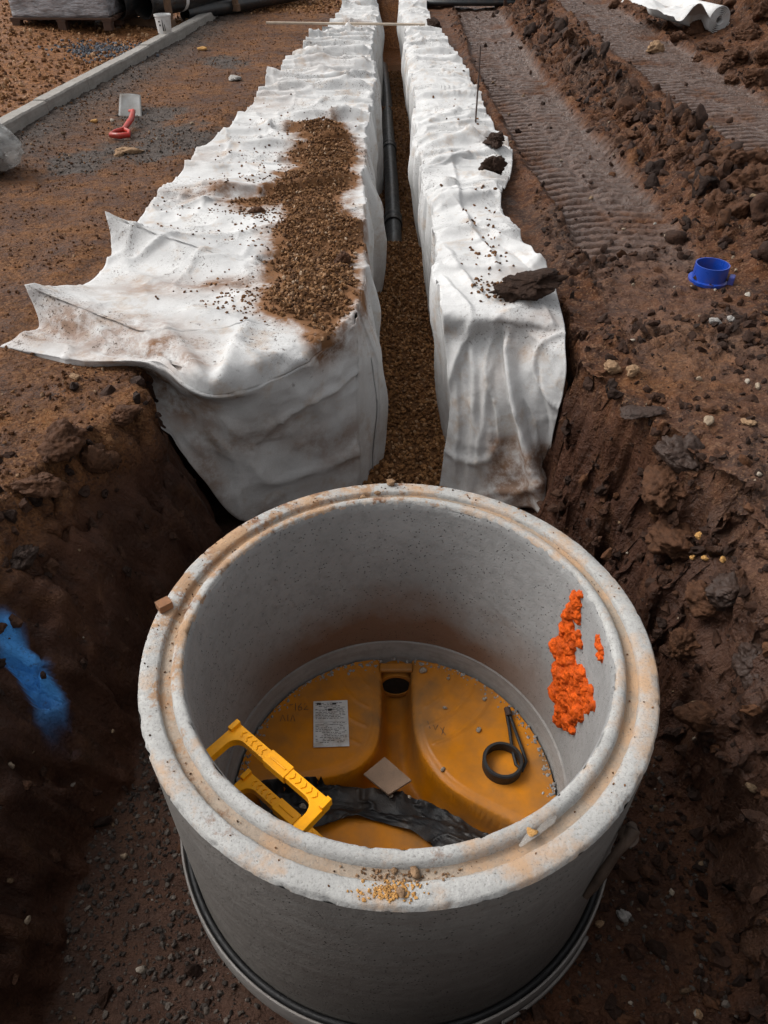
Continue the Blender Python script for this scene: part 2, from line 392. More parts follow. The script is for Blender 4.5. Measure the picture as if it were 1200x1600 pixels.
def copy_tree(o, parent=None):
    c = o.copy(); col.objects.link(c); c.parent = parent
    for ch in list(o.children): copy_tree(ch, c)
    return c

# unit stones
def _ico(sub):
    bm = bmesh.new(); bmesh.ops.create_icosphere(bm, subdivisions=sub, radius=1.0)
    V = np.array([v.co[:] for v in bm.verts]); F = np.array([[v.index for v in f.verts] for f in bm.faces]); bm.free(); return V, F
ICO = {k: _ico(k) for k in (1, 2, 3, 4, 5)}
rng = np.random.default_rng(11)
def stone_variants(sub, k, seed, rough=.28):
    V, F = ICO[sub]; out = []
    r0 = np.random.default_rng(seed)
    for i in range(k):
        n = 1+rough*2.2*fbm(V*1.1+r0.uniform(-50, 50, 3), 2, seed+i)
        if sub > 1: n = n+rough*.5*fbm(V*3.3+r0.uniform(-50, 50, 3), 2, seed+i+9)
        v = V*n[:, None]
        for _ in range(5):                       # cut a few flat faces so the stone is angular
            d = r0.normal(size=3); d /= np.linalg.norm(d); h = v @ d; lim = r0.uniform(.55, .8)
            v = v-np.maximum(h-lim, 0)[:, None]*d
        out.append(v*np.array([1, r0.uniform(.65, .95), r0.uniform(.45, .8)]))
    return out, F
def scatter(name, P, S, mat, sub=1, seed=1, smooth=False, k=8, rough=.28, flat=True):
    vs_, F = stone_variants(sub, k, seed, rough); N = len(P); r0 = np.random.default_rng(seed+77)
    q = r0.normal(size=(N, 4)); 
    if flat: q[:, 1:3] *= .35
    q /= np.linalg.norm(q, axis=1)[:, None]
    w, x, y, z = q.T
    Rm = np.stack([1-2*(y*y+z*z), 2*(x*y-z*w), 2*(x*z+y*w), 2*(x*y+z*w), 1-2*(x*x+z*z), 2*(y*z-x*w), 2*(x*z-y*w), 2*(y*z+x*w), 1-2*(x*x+y*y)], 1).reshape(N, 3, 3)
    B = np.array(vs_)[r0.integers(0, k, N)]
    V = np.einsum('nij,nvj->nvi', Rm, B)*np.asarray(S)[:, None, None]+np.asarray(P)[:, None, :]
    nv = B.shape[1]; FF = (F[None]+(np.arange(N)*nv)[:, None, None]).reshape(-1, 3)
    return mesh_np(name, V.reshape(-1, 3), FF, mat, smooth=smooth)
def lump(name, loc, size, mat, seed, label=None, cat=None, group=None, rz=0, tilt=0, sub=5, rough=.32, parent=None, sink=.3):
    V, F = ICO[sub]; r0 = np.random.default_rng(seed); off = r0.uniform(-40, 40, 3)
    v = V*(1+rough*1.8*fbm(V*.9+off, 3, seed)+rough*.7*fbm(V*3+off, 4, seed+3)+rough*.5*fbm(V*8+off, 4, seed+5, .65))[:, None]
    if sub > 3:
        a1_, a2_, id_ = worley(V*2.6+off+.4*fbm(V*3+off, 2, seed)[:, None], seed+21); b1_, b2_, ib_ = worley(V*6.5+off, seed+23)
        v = v*(1+rough*(.42*(id_-.5)*sstep(0, .22, a2_-a1_)+.16*(ib_-.5)*sstep(0, .2, b2_-b1_)))[:, None]
    for _ in range(6):
        d = r0.normal(size=3); d /= np.linalg.norm(d); h = v @ d; lim = r0.uniform(.6, .85)
        v = v-np.maximum(h-lim, 0)[:, None]*d*.55
    v = v*np.array(size)/2
    o = mesh_np(name, v, F, mat, parent, smooth=True)
    o.location = (loc[0], loc[1], loc[2]+size[2]*(.5-sink)); o.rotation_euler = (tilt, tilt*.6, rz)
    return tag(o, label, cat, group)

# ------------------------------------------------------------------ THE GROUND: one sheet with the pit, the trench, ruts, haunch and heaps
def growing(a, first, fac, end):
    out = [a]; st = first
    while (out[-1] < end) if first > 0 else (out[-1] > end): out.append(out[-1]+st); st *= fac
    return out[1:]
xs = np.concatenate([growing(-3.7, -.04, 1.09, -70)[::-1], np.arange(-3.7, -1.7, .026), np.arange(-1.7, 1.62, .0125), np.arange(1.62, 4.3, .024), growing(4.29, .036, 1.07, 70)])
ys = np.concatenate([growing(-.06, -.05, 1.25, -25)[::-1], np.arange(-.05, 3.5, .0125), np.arange(3.5, 9.0, .0135), np.arange(9.0, 16.2, .024), growing(16.2, .05, 1.11, 160)])
X, Y = np.meshgrid(xs, ys); gx, gy = X.ravel(), Y.ravel(); XY = np.c_[gx, gy]
def kerb_x(y): return -3.10+(y-6.5)*0.0915
PIT = [(-1.56, .12), (-1.52, 1.0), (-1.42, 1.75), (-1.22, 2.3), (-1.02, 2.62), (-1.12, 2.95), (-1.20, 3.62), (.98, 3.62), (.90, 3.05),
       (.98, 2.82), (1.12, 2.62), (1.27, 2.25), (1.36, 1.8), (1.42, 1.0), (1.44, .12)]
FLOOR = -.93
nA = fbm(XY*.8, 4, 3); nB = fbm(XY*4.5, 4, 7); nC = fbm(XY*19, 3, 9); nD = fbm(XY*1.9+7, 4, 21)
w1, w2, wid = worley(XY*7.5+.8*np.c_[nB, nC], 31); clump = np.clip(1-w1*1.5, 0, 1)*(wid*.8+.2)
v1, v2, vid = worley(XY*17+.6*np.c_[nC, nB], 37); crumb = np.clip(1-v1*1.5, 0, 1)*vid
def lumps(sc, seed, thr, wob):
    a, b, c = worley(XY*sc+wob*np.c_[nB, nC]+.5*wob*np.c_[nC, nB[::-1]], seed); r_ = .30+.30*c
    return np.where(c > thr, np.sqrt(np.clip(1-(a/r_)**2, 0, 1))*(.35+.65*np.clip((c-thr)/(1-thr), 0, 1)), 0)
L1, L2, L3 = lumps(3.6, 131, .55, .9), lumps(8.5, 141, .45, .8), lumps(19, 151, .35, .7)
h = .020*nA+.010*nB+.005*nC
mud_r = sstep(.75, 1.1, gx)                                       # churned right side
h = h+mud_r*(.018*nD+.045*L1*sstep(-.1, .4, nD+.1)+.032*L2*sstep(-.5, .3, nD+.1)+.016*L3+.010*ridged(XY*6, 3, 77))
h = h+(1-mud_r)*(.007*crumb+.006*L3*sstep(-.2, .4, nA)+.006*ridged(XY*5, 3, 5)*sstep(0, .6, nA+.2))
wet_sheen = np.zeros_like(h)
for xc, w, y0 in ((1.42, .33, 4.25), (3.28, .43, 3.2)):
    xx = gx-xc-.05*np.sin(gy*.55)-.03*nA; t = xx/w
    ins = sstep(1.12, .92, np.abs(t)); fade = sstep(y0-.5, y0+.7, gy+.35*nD)*sstep(26, 20, gy)
    ph = (gy+.075*t*t+.010*nB+.06*nA+.02*nD+.012*np.sign(t))/.112
    fr = ph-np.floor(ph); rib = sstep(.0, .20, fr)*sstep(1.0, .66, fr)
    keep = sstep(-.62, .25, nD+.75*fbm(XY*1.1+3, 3, 51)+.25)
    mid = np.exp(-(t/.11)**2)
    ins2 = ins*(.35+.65*fade)
    h = h*(1-.72*ins2)+ins2*(-.045+.004*nC)+ins*fade*keep*(.076*rib-.052)*(1-mid)+ins*fade*.012*mid*(1+nC)
    h = h+.035*np.exp(-((np.abs(t)-1.18)/.13)**2)*(.6+nB)*fade
    wet_sheen = np.maximum(wet_sheen, ins*(.25+.75*fade)*sstep(-.75, .1, nD+.35*nC))
rid = np.exp(-((gx-2.2-.06*nA)/.27)**2)*sstep(3.6, 5.2, gy)
h = h+rid*(.05+.09*np.exp(-((gy-5.3)/.9)**2)+.05*nD+.10*L1+.08*L2+.03*L3)
heap = sstep(3.75, 6.0, gx+.3*nA)*sstep(40, 20, gy)
h = h+heap*(.42+.16*nD+.16*L1+.12*L2+.04*L3)
far = sstep(14.6, 17, gy+.5*nA)*sstep(-.6, .4, gx)
h = h+far*(.25+.2*nD)*sstep(60, 30, gy)
# left: kerb haunch and gravel behind the kerb
dk = gx-kerb_x(gy)
hau = sstep(.74, .08, dk+.05*nD)*(dk > -.07)
h = h+hau*(.038+.02*nD+.014*nB+.012*L2)
lef = sstep(-.05, -.12, dk)
grav_b = .075+.10*sstep(-.2, -2.2, dk)+.03*nD+.012*crumb
h = h*(1-lef)+lef*grav_b
# calm the ground under the sheets so that the fabric clears it
xlf = np.interp(gy, [2.6, 2.92, 3.1, 4.15, 4.7, 6.4, 8.3, 10.8, 14.4], [-1.2, -1.34, -1.75, -1.6, -1.5, -1.4, -1.17, -.96, -.6])
und = sstep(.12, -.02, xlf-gx)*sstep(1.0, .9, gx)*sstep(2.7, 3.0, gy)*sstep(16, 15, gy)
h = h*(1-und)+und*(-.015)
# pit and trench
dp = sdpoly(gx, gy, PIT)
kk = np.interp(gy, [0, 1.8, 2.5, 3.0], [.52, .46, .30, .14])*np.where(gx > .2, .62+.30*sstep(1.0, .3, gy), 1.0)
rough_r = np.where(gx > 0, 1.0, .75)*sstep(.75, .2, np.abs(dp-.2))
dn = dp+rough_r*(.07*nD+.05*nB+.11*(clump-.3)+.03*nC)
depth = np.clip(dn/kk, 0, 1); depth = depth*(1-.18*np.sin(depth*math.pi))
lip = np.exp(-(dp/.16)**2)*(dp < .05)
h = h-.02*np.exp(-((dp+.05)/.2)**2)*(1-und)
h = h+lip*.03*nD*(1-und)
floorz = FLOOR+.03*nA+.016*nB+.008*crumb-.05*sstep(2.2, 3.2, gy)
h = h*(1-depth)+depth*floorz
dt = np.minimum(np.minimum(gx+.215, .52-gx), np.minimum(gy-3.2, 17.5-gy))
tr = np.clip(dt/.03, 0, 1); h = h*(1-tr)+tr*(-1.03)
gz = h
Z = gz.reshape(X.shape)
# crumble the cut faces outward along the surface normal
dzx = np.gradient(Z, xs, axis=1); dzy = np.gradient(Z, ys, axis=0)
nrm = np.stack([-dzx, -dzy, np.ones_like(Z)], -1); nrm /= np.linalg.norm(nrm, axis=-1)[..., None]; nrm = nrm.reshape(-1, 3)
P = np.c_[gx, gy, gz]
steep = sstep(.9, .62, nrm[:, 2])*(dp > -.2)*(1-tr)*sstep(3.35, 3.1, gy)
band = (dp > -.25) & (gy < 3.4)
idx = np.where(band)[0]
q = P[idx]; d3 = fbm(q*np.array([5, 3.5, 5]), 4, 61); a1, a2, aid = worley(q*np.array([9, 7, 9])+.5*d3[:, None], 71)
right = q[:, 0] > .1
b1, b2, bid = worley(q*np.array([17, 15, 17])+.6*d3[:, None], 73)
lump3 = np.where(aid > .4, np.sqrt(np.clip(1-(a1/.62)**2, 0, 1))*aid, 0); lump4 = np.where(bid > .35, np.sqrt(np.clip(1-(b1/.6)**2, 0, 1))*bid, 0)
topL = sstep(-.45, -.10, q[:, 2]); gr_ = q[:, 1]*6.2+q[:, 2]*1.6+.5*d3; gf_ = gr_-np.floor(gr_); tooth = np.where(gf_ < .2, gf_/.2, (1-gf_)/.8)*_hash(np.floor(gr_), np.floor(gr_)*0, np.floor(gr_)*0, 5)
amt = np.where(right, .075*d3+.050*lump3+.024*lump4-.040+.012*fbm(q*np.array([14, 14, 5]), 3, 69), .022*d3+.010*fbm(q*np.array([3, 3, 12]), 3, 65)+(1-topL)*(.040*tooth-.012)+.012*fbm(q*np.array([14, 14, 5]), 3, 67)+topL*(.055*lump3+.035*lump4))
amt += np.where(right, .02, .008)*fbm(q*22, 3, 81)
P[idx] += nrm[idx]*(amt*(.25+.75*steep[idx])*sstep(-.25, -.02, dp[idx]))[:, None]
for _ in range(2):
    G3 = P.reshape(len(ys), len(xs), 3); A3 = G3.copy(); A3[1:-1, 1:-1] = (G3[:-2, 1:-1]+G3[2:, 1:-1]+G3[1:-1, :-2]+G3[1:-1, 2:])/4
    m3 = (.34*steep*(dp > -.2)*(gy < 3.4)).reshape(len(ys), len(xs))[..., None]; P = (G3*(1-m3)+A3*m3).reshape(-1, 3)
ins_ring = (gx-.04)**2+(gy-1.36)**2
P[:, 2] = np.where(ins_ring < .72**2, -1.25, P[:, 2])
nx, ny = len(xs), len(ys)
ii = np.arange(nx*ny).reshape(ny, nx)
GF = np.stack([ii[:-1, :-1], ii[:-1, 1:], ii[1:, 1:], ii[1:, :-1]], -1).reshape(-1, 4)
grey = hau*sstep(-.6, .2, nB+.6)
for cx, cy, rr in ((-1.75, 6.45, .55), (-2.15, 7.35, .4), (-2.3, 6.0, .3), (-1.9, 9.9, .35)):
    grey = np.maximum(grey, sstep(1.15, .55, np.hypot((gx-cx)/rr, (gy-cy)/(rr*1.2))+.55*nB+.3*nC)*(dk > .1))
pitfloor = sstep(.45, .7, depth)*sstep(.86, .95, nrm[:, 2])
grey = np.maximum(grey, pitfloor*sstep(.0, -.35, gx)*.85)
grey = np.maximum(grey, sstep(.25, .6, nD)*mud_r*.35)
ochre = sstep(.8, .4, gx)*(1-depth)
ochre = np.maximum(ochre, sstep(.75, .2, np.hypot((gx-1.5)/.8, (gy-3.1)/.55)+.5*nD)*.8)
ochre = np.maximum(ochre, .6*sstep(.3, .6, nB)*mud_r)
gravel = np.maximum(lef, sstep(13.3, 14.2, gy+.3*nD)*sstep(-.4, -1.0, gx))
gravel = np.maximum(gravel, tr)
clay = np.clip(sstep(.06, .3, depth), 0, 1)*(1-pitfloor*.3)*(1-tr)
# sprayed blue line on the left cut face
zc_ = P[:, 1]*_c-(P[:, 2]-CAM_H)*_s; pu = 600+FPX*P[:, 0]/np.maximum(zc_, .05); pv = 800-FPX*(P[:, 1]*_s+(P[:, 2]-CAM_H)*_c)/np.maximum(zc_, .05)
lw = (gx < -.75) & (gy < 2.6) & (gy > .4)
def wall_hit(px, py): return P[np.argmin(np.where(lw, (pu-px)**2+(pv-py)**2, 1e9))]      # the point of the left face the survey saw there
pa, pb = wall_hit(2, 975)[1:], wall_hit(84, 1150)[1:]
ab = pb-pa; yz = P[:, 1:]; tt = np.clip(((yz-pa) @ ab)/(ab @ ab), -.35, 1.1); dd = np.linalg.norm(yz-(pa+tt[:, None]*ab), axis=1)
paint = sstep(.056, .026, dd+.008*nB)*sstep(1.12, .55, tt+.12*nB)*sstep(-.14, .02, tt)*lw
ground = mesh_np('ground', P, GF, M['ground'], attrs=dict(ochre=ochre, gravel=gravel, grey=grey*(1-lef), clay=clay, wet_sheen=wet_sheen, paint=paint, slick=np.clip(clay*sstep(.35, .1, gx)+wet_sheen*.8, 0, 1)))
tag(ground, 'dark brown churned site mud with the pit and ruts in it', None, kind='structure')
GBVH = BVHTree.FromPolygons([tuple(p) for p in P.tolist()], GF.tolist())
def gz_at(x, y, top=3.0):
    r = GBVH.ray_cast(Vector((x, y, top)), Vector((0, 0, -1)))
    return r[0].z if r[0] else 0.0
def on_ground(px, py, z0=0.0):
    r = GBVH.ray_cast(Vector((0, 0, CAM_H)), ray(px, py).normalized())
    return r[0] if r[0] else W(px, py, z0)

# ------------------------------------------------------------------ GEOTEXTILE SHEETS
def cr(t):
    return np.stack([-.5*t+t*t-.5*t**3, 1-2.5*t*t+1.5*t**3, .5*t+2*t*t-1.5*t**3, -.5*t*t+.5*t**3], 1)
def interp_axis(A, per):
    """Catmull-Rom along axis 0 of (n, m, 3)"""
    n = len(A); per = per if hasattr(per, '__len__') else [per]*(n-1)
    Ap = np.concatenate([2*A[:1]-A[1:2], A, 2*A[-1:]-A[-2:-1]]); out = []; tt = []
    for k in range(n-1):
        t = np.arange(per[k])/per[k]
        out.append(np.einsum('tk,kmc->tmc', cr(t), Ap[k:k+4])); tt += list(k+t)
    out.append(A[-1:]); tt.append(n-1.0)
    return np.concatenate(out), np.array(tt)
def net(rows, vper, uper):
    A = np.array([[tuple(p) for p in r] for r in rows], float)
    A, tv = interp_axis(A, vper); B, tu = interp_axis(A.transpose(1, 0, 2).copy(), uper)
    return B.transpose(1, 0, 2).copy(), tv, tu
def grid_normals(G):
    du = np.gradient(G, axis=1); dv = np.gradient(G, axis=0); n = np.cross(du, dv); l = np.linalg.norm(n, axis=-1)[..., None]
    return n/np.maximum(l, 1e-9)
def grid_faces(nv, nu, base=0):
    ii = np.arange(nv*nu).reshape(nv, nu)+base
    return np.stack([ii[:-1, :-1], ii[:-1, 1:], ii[1:, 1:], ii[1:, :-1]], -1).reshape(-1, 4)
def folds(G, seed, n, ylo, yhi, amp, side):
    """pleats lying across the strip, each with its own line, width and height"""
    r0 = np.random.default_rng(seed); x, y = G[..., 0], G[..., 1]; z = np.zeros_like(x)
    for _ in range(n):
        yc = r0.uniform(ylo**.6, yhi**.6)**(1/.6); sl = r0.normal(0, .30); w = r0.uniform(.03, .09); a = amp*r0.uniform(.3, 1.0)
        xc = r0.uniform(-1.2, .0) if side < 0 else r0.uniform(.3, .9); wd = r0.uniform(.5, 1.2)
        cv = r0.normal(0, .25)
        t = y-yc-sl*(x-xc)-cv*(x-xc)**2
        prof = np.where(t < 0, np.exp(-(t/np.maximum(w*.4, .042))**2), np.exp(-np.abs(t/(w*1.5))**1.4))
        z += a*prof*np.exp(-((x-xc)/wd)**4)
    return z
def crease(p, seed, sx=1.3, sy=7.0):
    """sharp little ridges lying across the strip"""
    x, y = p[:, 0], p[:, 1]; wv = fbm(np.c_[x*1.6, y*1.3], 3, seed+1); q_ = np.c_[x*sx*.38+.15*wv, y*sy*.46+x*.5+.55*wv]
    a = 1-np.abs(vnoise(q_, seed)); b = 1-np.abs(vnoise(q_*np.array([1.5, 2.0])+7, seed+2)); c = 1-np.abs(vnoise(q_*np.array([3., 4.3])+3, seed+3))
    return a**9*.85+b**9*.45+c**6*.12
def crumple(p, seed):
    p = p+.22*np.c_[fbm(p*1.7, 2, seed+5), fbm(p*1.7+9, 2, seed+6), fbm(p*1.7+4, 2, seed+7)]
    q_ = np.c_[p[:, 0]*.8+p[:, 1]*.6, p[:, 1]*.8-p[:, 0]*.6, p[:, 2]]
    a = 1-np.abs(vnoise(q_*np.array([1.3, 3.2, 2.2]), seed)); b = 1-np.abs(vnoise(p*np.array([3.4, 2.4, 1.6])+5, seed+1)); c = 1-np.abs(vnoise(q_*np.array([6., 4., 4.])+2, seed+2))
    return a**9+.6*b**9+.28*c**7
def drop(top, side, seed, bottom=-1.06, nz=30, front=0.0, curve=None, lean=0.0):
    """the part of a sheet hanging down a trench wall from its edge line"""
    m = len(top); s = np.linspace(0, 1, nz); G = np.zeros((m, nz, 3)); y = top[:, 1]
    S, YY = np.meshgrid(s, y); r0 = np.random.default_rng(seed)
    p = np.c_[YY.ravel()*4.2+.5*S.ravel(), S.ravel()*.35]; f = (ridged(p, 3, seed)*.75+.35*fbm(np.c_[YY.ravel()*9, S.ravel()*1.3], 3, seed+4)).reshape(S.shape)
    big = fbm(np.c_[YY.ravel()*.9, S.ravel()*.6], 2, seed+8).reshape(S.shape)
    env = sstep(-.05, .30, S)
    out = .012*np.sin(np.clip(S*9, 0, math.pi))+env*(.085*f+.030*big)+front*env-lean*S
    G[..., 0] = top[:, None, 0]+side*out*1.0
    G[..., 1] = YY+.01*f*env
    G[..., 2] = top[:, None, 2]+(bottom-top[:, None, 2])*S
    if curve is not None:                        # the wall part is one cloth with the hanging front: meet its edge
        t_ = np.linspace(0, len(curve)-1, nz); i0 = np.minimum(t_.astype(int), len(curve)-2); f_ = (t_-i0)[:, None]
        C_ = curve[i0]*(1-f_)+curve[i0+1]*f_; w_ = sstep(.13, .0, y-y.min())[:, None, None]; G = G*(1-w_)+C_[None]*w_
    return G
def pix(P_):                                     # survey-view position of points, used to place measured creases
    x, y, z = P_[..., 0], P_[..., 1], P_[..., 2]-CAM_H; zc = y*_c-z*_s
    return 600+FPX*x/zc, 800-FPX*(y*_s+z*_c)/zc
def put_creases(G, nrm_, lst):
    u, v = pix(G); d_ = np.zeros(u.shape)
    u = u+5*fbm(G.reshape(-1, 3)*5, 2, 301).reshape(u.shape); v = v+5*fbm(G.reshape(-1, 3)*5, 2, 303).reshape(u.shape)
    for x0, y0, x1, y1, w, a in lst:
        ex, ey = x1-x0, y1-y0; L2 = ex*ex+ey*ey; t = ((u-x0)*ex+(v-y0)*ey)/L2; dd = ((u-x0)*ey-(v-y0)*ex)/math.sqrt(L2)
        k = np.where(dd > 0, np.clip(1-dd/w, 0, 1)**1.3, np.clip(1+dd/(w*2.2), 0, 1)**1.8)
        d_ += a*k*sstep(-.08, .25, t)*sstep(1.08, .75, t)
    return G+nrm_*d_[..., None]
def sheet(name, parts, dirt_fn, label):
    V, F, base = [], [], 0
    for G in parts:
        V.append(G.reshape(-1, 3)); F.append(grid_faces(*G.shape[:2], base)); base += G.shape[0]*G.shape[1]
    V = np.concatenate(V); F = np.concatenate(F); dirt, flecks = dirt_fn(V)
    o = mesh_np(name, V, F, M['fabric'], attrs=dict(dirt=dirt, flecks=flecks))
    bm = bmesh.new(); bm.from_mesh(o.data); bmesh.ops.remove_doubles(bm, verts=bm.verts, dist=.0004); bm.to_mesh(o.data); bm.free()
    tag(o, label, 'geotextile')
    sd = o.modifiers.new('thickness', 'SOLIDIFY'); sd.thickness = .004; sd.offset = 0
    return o

# left sheet
xL = lambda y: np.interp(y, [4.1, 4.7, 5.4, 6.4, 6.75, 8.3, 9.4, 10.8, 12.5, 14.4, 15.2], [-1.6, -1.51, -1.44, -1.41, -1.29, -1.17, -1.06, -.96, -.73, -.62, -.58])
rows = []; vper = []
for y in (15.2, 14.2, 13.2, 12.2, 11.2, 10.3, 9.4, 8.6, 7.9, 7.3, 6.75, 6.2, 5.7, 5.25, 4.85):
    a = xL(y); b = -.12-.03*math.sin(y*1.3); rows.append([(a+(b-a)*k/5, y+.05*math.sin(k+y*3), .03) for k in range(6)]); vper.append(66)
Wt = lambda *a: [W(*q) for q in a]
rows.append([(-1.53, 4.52, .02), (-1.22, 4.48, .03), (-.9, 4.42, .03), (-.6, 4.34, .035), (-.35, 4.28, .035), (-.12, 4.3, .03)]); vper.append(22)
rows.append([WY(167, 336, 4.22), WY(238, 364, 4.12), WY(312, 388, 4.03), WY(392, 416, 3.95), WY(452, 438, 3.86), W(574, 412, .035)]); vper.append(2)
rows.append([WY(167, 336, 4.22), WY(238, 364, 4.12), WY(312, 388, 4.03), WY(392, 416, 3.95), WY(452, 438, 3.86), W(574, 412, .035)]); vper.append(22)
rows.append(Wt((176, 404, .015), (246, 418, .02), (322, 431, .025), (396, 441, .03), (450, 450, .03), (568, 442, .03))); vper.append(22)
rows.append(Wt((122, 448, .02), (202, 455, .03), (284, 464, .035), (372, 473, .035), (452, 478, .035), (562, 466, .03))); vper.append(22)
rows.append([WY(45, 449, 3.36), WY(115, 476, 3.3), WY(182, 500, 3.2), W(262, 520, .07), W(440, 505, .04), W(558, 484, .03)]); vper.append(2)
rows.append([WY(45, 449, 3.36), WY(115, 476, 3.3), WY(182, 500, 3.2), W(262, 520, .07), W(440, 505, .04), W(558, 484, .03)]); vper.append(22)
rows.append(Wt((62, 510, .01), (122, 534, .015), (186, 545, .02), (262, 560, .035), (446, 532, .035), (556, 497, .03))); vper.append(22)
rows.append(Wt((30, 529, .008), (124, 551, .02), (242, 560, .05), (316, 588, .04), (424, 562, .015), (555, 503, .028))); vper.append(8)
rows.append(Wt((4, 541, .005), (128, 563, .02), (246, 569, .045), (329, 617, -.035), (432, 592, -.07), (555, 508, .02))); vper.append(2)
rows.append(Wt((4, 541, .005), (128, 563, .02), (246, 569, .045), (329, 617, -.035), (432, 592, -.07), (555, 508, .02))); vper.append(12)
rows.append([W(24, 549, -.01), W(134, 577, -.03), WY(236, 590, 3.03), WY(332, 634, 2.90), WY(436, 632, 2.97), WY(556, 560, 3.27)]); vper.append(22)
rows.append([W(66, 561, -.02), W(150, 588, -.06), WY(228, 640, 2.88), WY(322, 708, 2.90), WY(432, 712, 3.03), WY(558, 660, 3.25)]); vper.append(22)
rows.append([W(112, 571, -.03), W(176, 597, -.09), WY(250, 672, 2.80), WY(312, 745, 2.84), WY(392, 815, 2.93), WY(562, 805, 3.22)])
GL, tv, tu = net(rows, vper, 22)
kv = 14.0                                       # row where the flat run ends and the placed folds begin
flat_run = sstep(kv+.3, kv-1.0, tv)[:, None]
shape = GL.shape[:2]
GL[..., 2] += folds(GL, 5, 34, 4.7, 15, .085, -1)*flat_run*(1-.6*sstep(4.3, 5, tu)[None])+flat_run*.006*fbm(np.c_[GL[..., 0].ravel()*3, GL[..., 1].ravel()*5], 3, 3).reshape(shape)
GL[..., 2] += (flat_run*.038+.010)*sstep(25, 23.5, tv)[:, None]*crease(GL.reshape(-1, 3), 61).reshape(shape)
GL[..., 2] += flat_run*sstep(1.0, .0, tu)[None]*.09*np.clip(fbm(np.c_[GL[..., 1].ravel()*2.0, GL[..., 0].ravel()*.2], 2, 15), 0, 1).reshape(shape)
nl = grid_normals(GL); nl *= np.sign(nl[..., 2:3].mean() or 1)
q3 = GL.reshape(-1, 3)
wr = (.55*ridged(q3*np.array([3.2, 4.6, 3.2]), 3, 91)+.45*fbm(q3*9, 4, 93)).reshape(shape)
near = sstep(kv-1, kv+1, tv)[:, None]
GL += nl*(wr*(.005+.004*near))[..., None]
GL[..., 0] += sstep(3.9, 5, tu)[None]*.028*(ridged(np.c_[GL[..., 1].ravel()*4.2, GL[..., 0].ravel()*.3], 3, 41).reshape(shape)-.3)*sstep(25, 24, tv)[:, None]
# creases in the hanging front
hang = sstep(24.8, 26, tv)[:, None]*sstep(1.5, 2.5, tu)[None]
cz = (fbm(q3*np.array([5, 5, 2.2]), 3, 95)+.7*ridged(q3*np.array([2.2, 2.2, 3.0])+fbm(q3*2, 2, 4)[:, None], 2, 97)).reshape(shape)
GL += nl*(hang*cz*.022)[..., None]
GL += nl*((.016+.012*near)*crumple(q3, 401).reshape(shape))[..., None]
GL = put_creases(GL, nl, [(330, 612, 392, 498, 14, .032), (430, 588, 515, 520, 16, .024), (400, 470, 520, 540, 12, .018), (250, 505, 330, 600, 16, .026), (255, 540, 325, 608, 9, -.018), (140, 545, 262, 560, 9, -.018),
    (432, 592, 520, 650, 18, .018), (440, 640, 552, 560, 22, .016), (340, 640, 430, 780, 20, .014), (250, 625, 350, 700, 14, .014), (470, 560, 500, 760, 16, -.012), (300, 620, 360, 760, 12, -.012), (520, 560, 540, 760, 10, .012),
    (180, 420, 330, 470, 10, .016), (210, 455, 420, 520, 12, .018), (330, 440, 470, 500, 9, .014), (480, 420, 560, 400, 10, .016), (470, 505, 560, 480, 8, .014), (250, 330, 430, 345, 6, .022), (240, 300, 440, 330, 6, .018), (270, 285, 400, 290, 5, .018),
    (430, 545, 540, 590, 12, .014), (120, 480, 200, 540, 8, .012), (90, 470, 120, 540, 7, -.010), (350, 520, 420, 575, 10, .016), (450, 700, 560, 640, 14, .010)])
edge = GL[:, -1][tv <= 25.0]
frontL = (np.exp(-((edge[:, 1]-3.50)/.13)**2)*.075-.035*np.exp(-((edge[:, 1]-4.0)/.7)**2)-.02*np.exp(-((edge[:, 1]-4.6)/.5)**2)+.09*np.exp(-((edge[:, 1]-5.6)/.22)**2)+.05*np.exp(-((edge[:, 1]-3.95)/.16)**2))[:, None]*np.sin(np.linspace(0, 2.6, 30))[None]
SL = drop(edge, 1, 41, front=frontL, curve=GL[tv >= 25.0, -1])
PILE = [tuple(W(*q, .05))[:2] for q in ((455, 200), (520, 192), (548, 212), (560, 240), (545, 262), (560, 285), (528, 305), (540, 330), (578, 345), (586, 372), (560, 392), (552, 412), (560, 440), (556, 485), (528, 505), (512, 532), (488, 515), (455, 505), (402, 486), (408, 462), (430, 440), (412, 412), (432, 385), (425, 360), (452, 335), (440, 318), (390, 325), (350, 318), (430, 300), (440, 275), (470, 262), (440, 240), (480, 225))]
